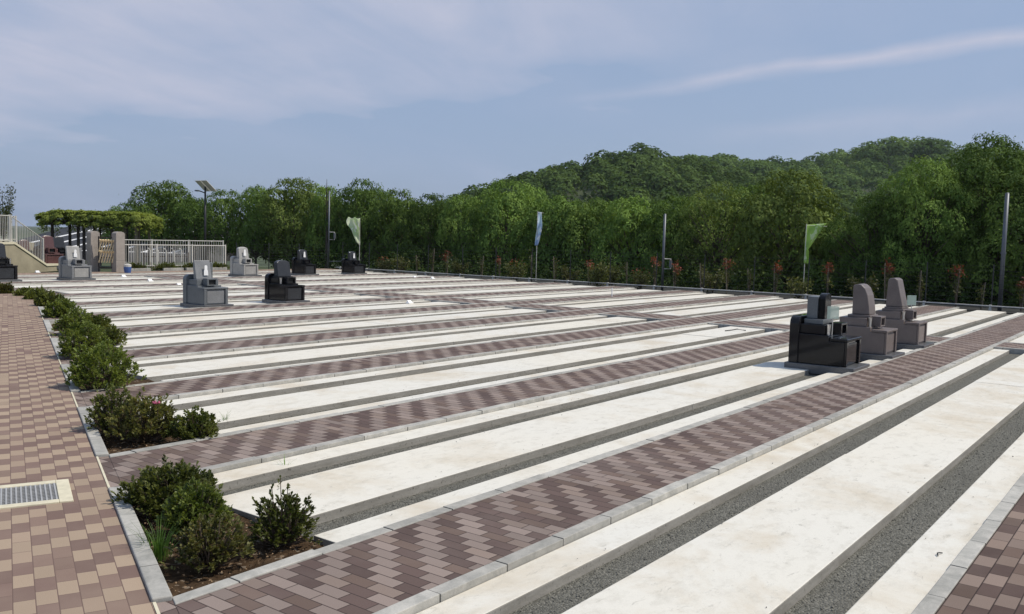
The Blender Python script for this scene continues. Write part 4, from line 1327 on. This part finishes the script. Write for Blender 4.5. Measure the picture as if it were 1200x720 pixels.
# solar street lamp
X, Y, _ = at(240.5, 300, 48.5)
sl = thing('solar_street_lamp', (X, Y, -.2), 'solar street lamp with two tilted panels on a dark pole', 'street lamp', None, math.atan2(rgt[1], rgt[0]))
hh = at(240.5, 219, 48.5)[2] + .2
MB().tube([(0, 0, 0), (0, 0, hh)], [.075, .045], 10).build('pole', M['dark_metal'], sl, smooth=True)
MB().tube([(0, 0, hh - .35), (-.12, -.75, hh - .25)], .03, 8).build('lamp_arm', M['dark_metal'], sl)
MB().box(-.2, -1.05, hh - .31, -.04, -.7, hh - .24).build('lamp_head', M['galv'], sl, .01)
E1 = Vector((.80, -.60, 0)); E2 = Vector((.37, .42, -.50)).normalized(); NN = E1.cross(E2).normalized()
if NN.z < 0: NN = -NN
for k in (-1, 1):
    c = Vector((.02, 0, hh + .02)) + E1 * (.27 * k)
    b = MB(); 
    for th0, th1, e in ((0, .03, 0.0), (.0305, .036, .02)):
        cor = [c + E1 * (sx * (.25 - e)) + E2 * (sy * (.40 - e)) for sx, sy in ((-1, -1), (1, -1), (1, 1), (-1, 1))]
        q = MB(); q.v = [tuple(p + NN * th0) for p in cor] + [tuple(p + NN * th1) for p in cor]
        q.f = [(3, 2, 1, 0), (4, 5, 6, 7), (0, 1, 5, 4), (1, 2, 6, 5), (2, 3, 7, 6), (3, 0, 4, 7)]
        if th0 == 0: a = q.build('solar_panel', M['white_paint'], sl, .004)
        else: q.build('cells', M['solar'], a)
# sparse young tree at the left edge
st = MB(); r = np.random.default_rng(17)
P = []
for b in range(11):
    a = r.uniform(0, 6.28); tip = np.array([.75 * math.cos(a) * r.uniform(.3, 1), .75 * math.sin(a) * r.uniform(.3, 1), r.uniform(2.0, 3.5)])
    s = np.array([0, 0, r.uniform(.5, 1.3)]); mid = s * .4 + tip * .6 * np.array([.7, .7, 1]) ; mid[2] = s[2] + (tip[2] - s[2]) * .5
    st.tube([s, mid, tip], [.03, .018, .006], 5, False)
    k = r.uniform(.2, 1, (150, 1)); P.append(s + (tip - s) * k + r.normal(size=(150, 3)) * .10)
st.tube([(0, 0, -.2), (0, 0, 1.6)], [.06, .035], 8)
P = np.concatenate(P)
V, Fq = leaves(P, r.normal(size=P.shape) + np.array([0, 0, .6]), r.uniform(.07, .14, len(P)), r)
X, Y, Z = at(4, 285, 43.0)
t = thing('young_tree', (X, Y, .4), 'sparse pale leaved young tree rising behind the railing at the left edge', 'tree')
link('crown', np_mesh('crown', V, Fq, M['sparse_leaf']), t)
sm = bpy.data.meshes.new('trunk'); sm.from_pydata(st.v, [], st.f); sm.materials.append(M['bark']); link('trunk', sm, t)
# thin bare top of a dying tree behind the tall pole
st = MB(); r = np.random.default_rng(23)
for b in range(16):
    a = r.uniform(0, 6.28); s = np.array([0, 0, r.uniform(3.2, 5.2)]); tip = s + np.array([.9 * math.cos(a), .9 * math.sin(a), r.uniform(.5, 1.3)]) * r.uniform(.5, 1)
    st.tube([s, (s + tip) / 2 + np.array([0, 0, .08]), tip], [.02, .012, .005], 4, False)
st.tube([(0, 0, -.5), (.05, 0, 3.5), (0, 0, 6.2)], [.10, .06, .012], 7)
X, Y, Z = at(383, 212, 57.0)
z0 = terr(X, Y)
o = MB(); o.v = st.v; o.f = st.f
o = o.build('bare_tree', M['bark'], loc=(X, Y, Z - 6.1))
tag(o, 'thin bare tree top with naked twigs behind the tall thin pole', 'tree')

# ------------------------------------------------------------------ air
hz_ = MB().box(-4100, -4100, -5.0, 4100, 4100, 130).build('haze', None)
hm, hnt, hb, ho = mat_new('thin_summer_haze')
hnt.nodes.remove(hb)
pv = hnt.nodes.new('ShaderNodeVolumePrincipled')
pv.inputs['Color'].default_value = (.86, .92, 1.0, 1); pv.inputs['Density'].default_value = .0001; pv.inputs['Anisotropy'].default_value = .2
hnt.links.new(pv.outputs[0], ho.inputs['Volume'])
hz_.data.materials.clear(); hz_.data.materials.append(hm)
tag(hz_, kind='stuff')
# ------------------------------------------------------------------ light and sky
az = math.atan2(-.796, .605) - R_(1)
EL = R_(54)
S = Vector((math.cos(az) * math.cos(EL), math.sin(az) * math.cos(EL), math.sin(EL)))
sd = bpy.data.lights.new('sun', 'SUN'); sd.energy = 3.7; sd.angle = R_(.53); sd.color = (1.0, .925, .81)
so = bpy.data.objects.new('sun', sd); C.objects.link(so)
so.rotation_euler = (-S).to_track_quat('-Z', 'Y').to_euler()
W = bpy.data.worlds.new('World'); scene.world = W; W.use_nodes = True
nt = W.node_tree; nt.nodes.clear(); N = NT(nt)
out = N.n('ShaderNodeOutputWorld'); bg = N.n('ShaderNodeBackground')
sky = N.n('ShaderNodeTexSky', sky_type='NISHITA')
sky.sun_disc = False; sky.sun_elevation = EL; sky.sun_rotation = math.atan2(S.x, S.y)
sky.altitude = 50; sky.air_density = 1.0; sky.dust_density = 2.2; sky.ozone_density = 2.0
tc = N.n('ShaderNodeTexCoord').outputs['Generated']
sp = N.n('ShaderNodeSeparateXYZ'); nt.links.new(tc, sp.inputs[0])
zz = N.m('ADD', N.m('MAXIMUM', sp.outputs[2], 0.0), .10)
cx = N.m('DIVIDE', sp.outputs[0], zz); cy = N.m('DIVIDE', sp.outputs[1], zz)
cv = N.n('ShaderNodeCombineXYZ'); nt.links.new(cx, cv.inputs[0]); nt.links.new(cy, cv.inputs[1])
rot = N.n('ShaderNodeVectorRotate', rotation_type='Z_AXIS'); nt.links.new(cv.outputs[0], rot.inputs['Vector']); rot.inputs['Angle'].default_value = R_(-20)
cl = N.noise(N.vmul(rot.outputs[0], (.28, .75, 1)), 1.1, 7, .56, .5)
cl2 = N.noise(N.vmul(rot.outputs[0], (.12, .30, 1)), 1.3, 4, .5, .3)
f = N.m('MULTIPLY', N.ramp(cl, (.44, .74)), N.ramp(cl2, (.36, .62)), clamp=True)
veil = N.ramp(cl2, (.30, .75, .72, .92))
fac = N.m('ADD', veil, N.m('MULTIPLY', f, .45), clamp=True)
STR = .12
def band(p, q, width, soft, amp, phase):
    # long thin cirrus streak between two sky directions, in the plane of the cloud layer
    def pl(a):
        d = at(a[0], a[1], 1.0) - np.array([0, 0, H]); d /= np.linalg.norm(d)
        return d[:2] / (max(d[2], 0) + .10)
    a, b = pl(p), pl(q); L = np.linalg.norm(b - a); dx, dy = (b - a) / L
    rx = N.m('SUBTRACT', cx, float(a[0])); ry = N.m('SUBTRACT', cy, float(a[1]))
    al = N.m('ADD', N.m('MULTIPLY', rx, float(dx)), N.m('MULTIPLY', ry, float(dy)))
    ac = N.m('ADD', N.m('MULTIPLY', rx, float(-dy)), N.m('MULTIPLY', ry, float(dx)))
    wob = N.m('MULTIPLY', N.m('SUBTRACT', N.noise(cv.outputs[0], 1.3, 4, .5), .5), width * 2.2)
    ac = N.m('ABSOLUTE', N.m('ADD', ac, wob))
    k = N.m('SUBTRACT', 1.0, N.ramp(ac, (0.0, width)))
    k = N.m('MULTIPLY', N.m('MULTIPLY', N.m('POWER', k, soft), N.ramp(al, (-.1 * L, .35 * L))), N.ramp(N.noise(N.vmul(rot.outputs[0], (.5, 1.6, 1)), 1.6, 7, .6, .4), (.28, .62, .45, 1.0)))
    return N.m('MULTIPLY', k, amp)
b1 = band((690, 115), (1230, 40), .135, 1.15, 1.0, 0)
b2 = band((980, -70), (-150, 80), 1.25, .55, 1.0, 1)
b3 = band((820, 165), (1200, 130), .35, 1.2, .35, 2)
b1 = N.m('MAXIMUM', b1, b3)
base = N.mix(veil, sky.outputs[0], (.315 / STR, .415 / STR, .612 / STR, 1))
cf = N.m('ADD', N.m('MULTIPLY', f, .40), N.m('MAXIMUM', b1, b2), clamp=True)
mixc = N.mix(cf, base, (.52 / STR, .55 / STR, .685 / STR, 1))
nt.links.new(mixc, bg.inputs[0]); bg.inputs[1].default_value = STR
nt.links.new(bg.outputs[0], out.inputs[0])
scene.view_settings.view_transform = 'Standard'
scene.view_settings.look = 'None'
scene.view_settings.gamma = 1.0
scene.view_settings.use_curve_mapping = False
scene.view_settings.exposure = 0.0
scene.render.engine = 'CYCLES'
scene.cycles.max_bounces = 6
scene.cycles.transparent_max_bounces = 8
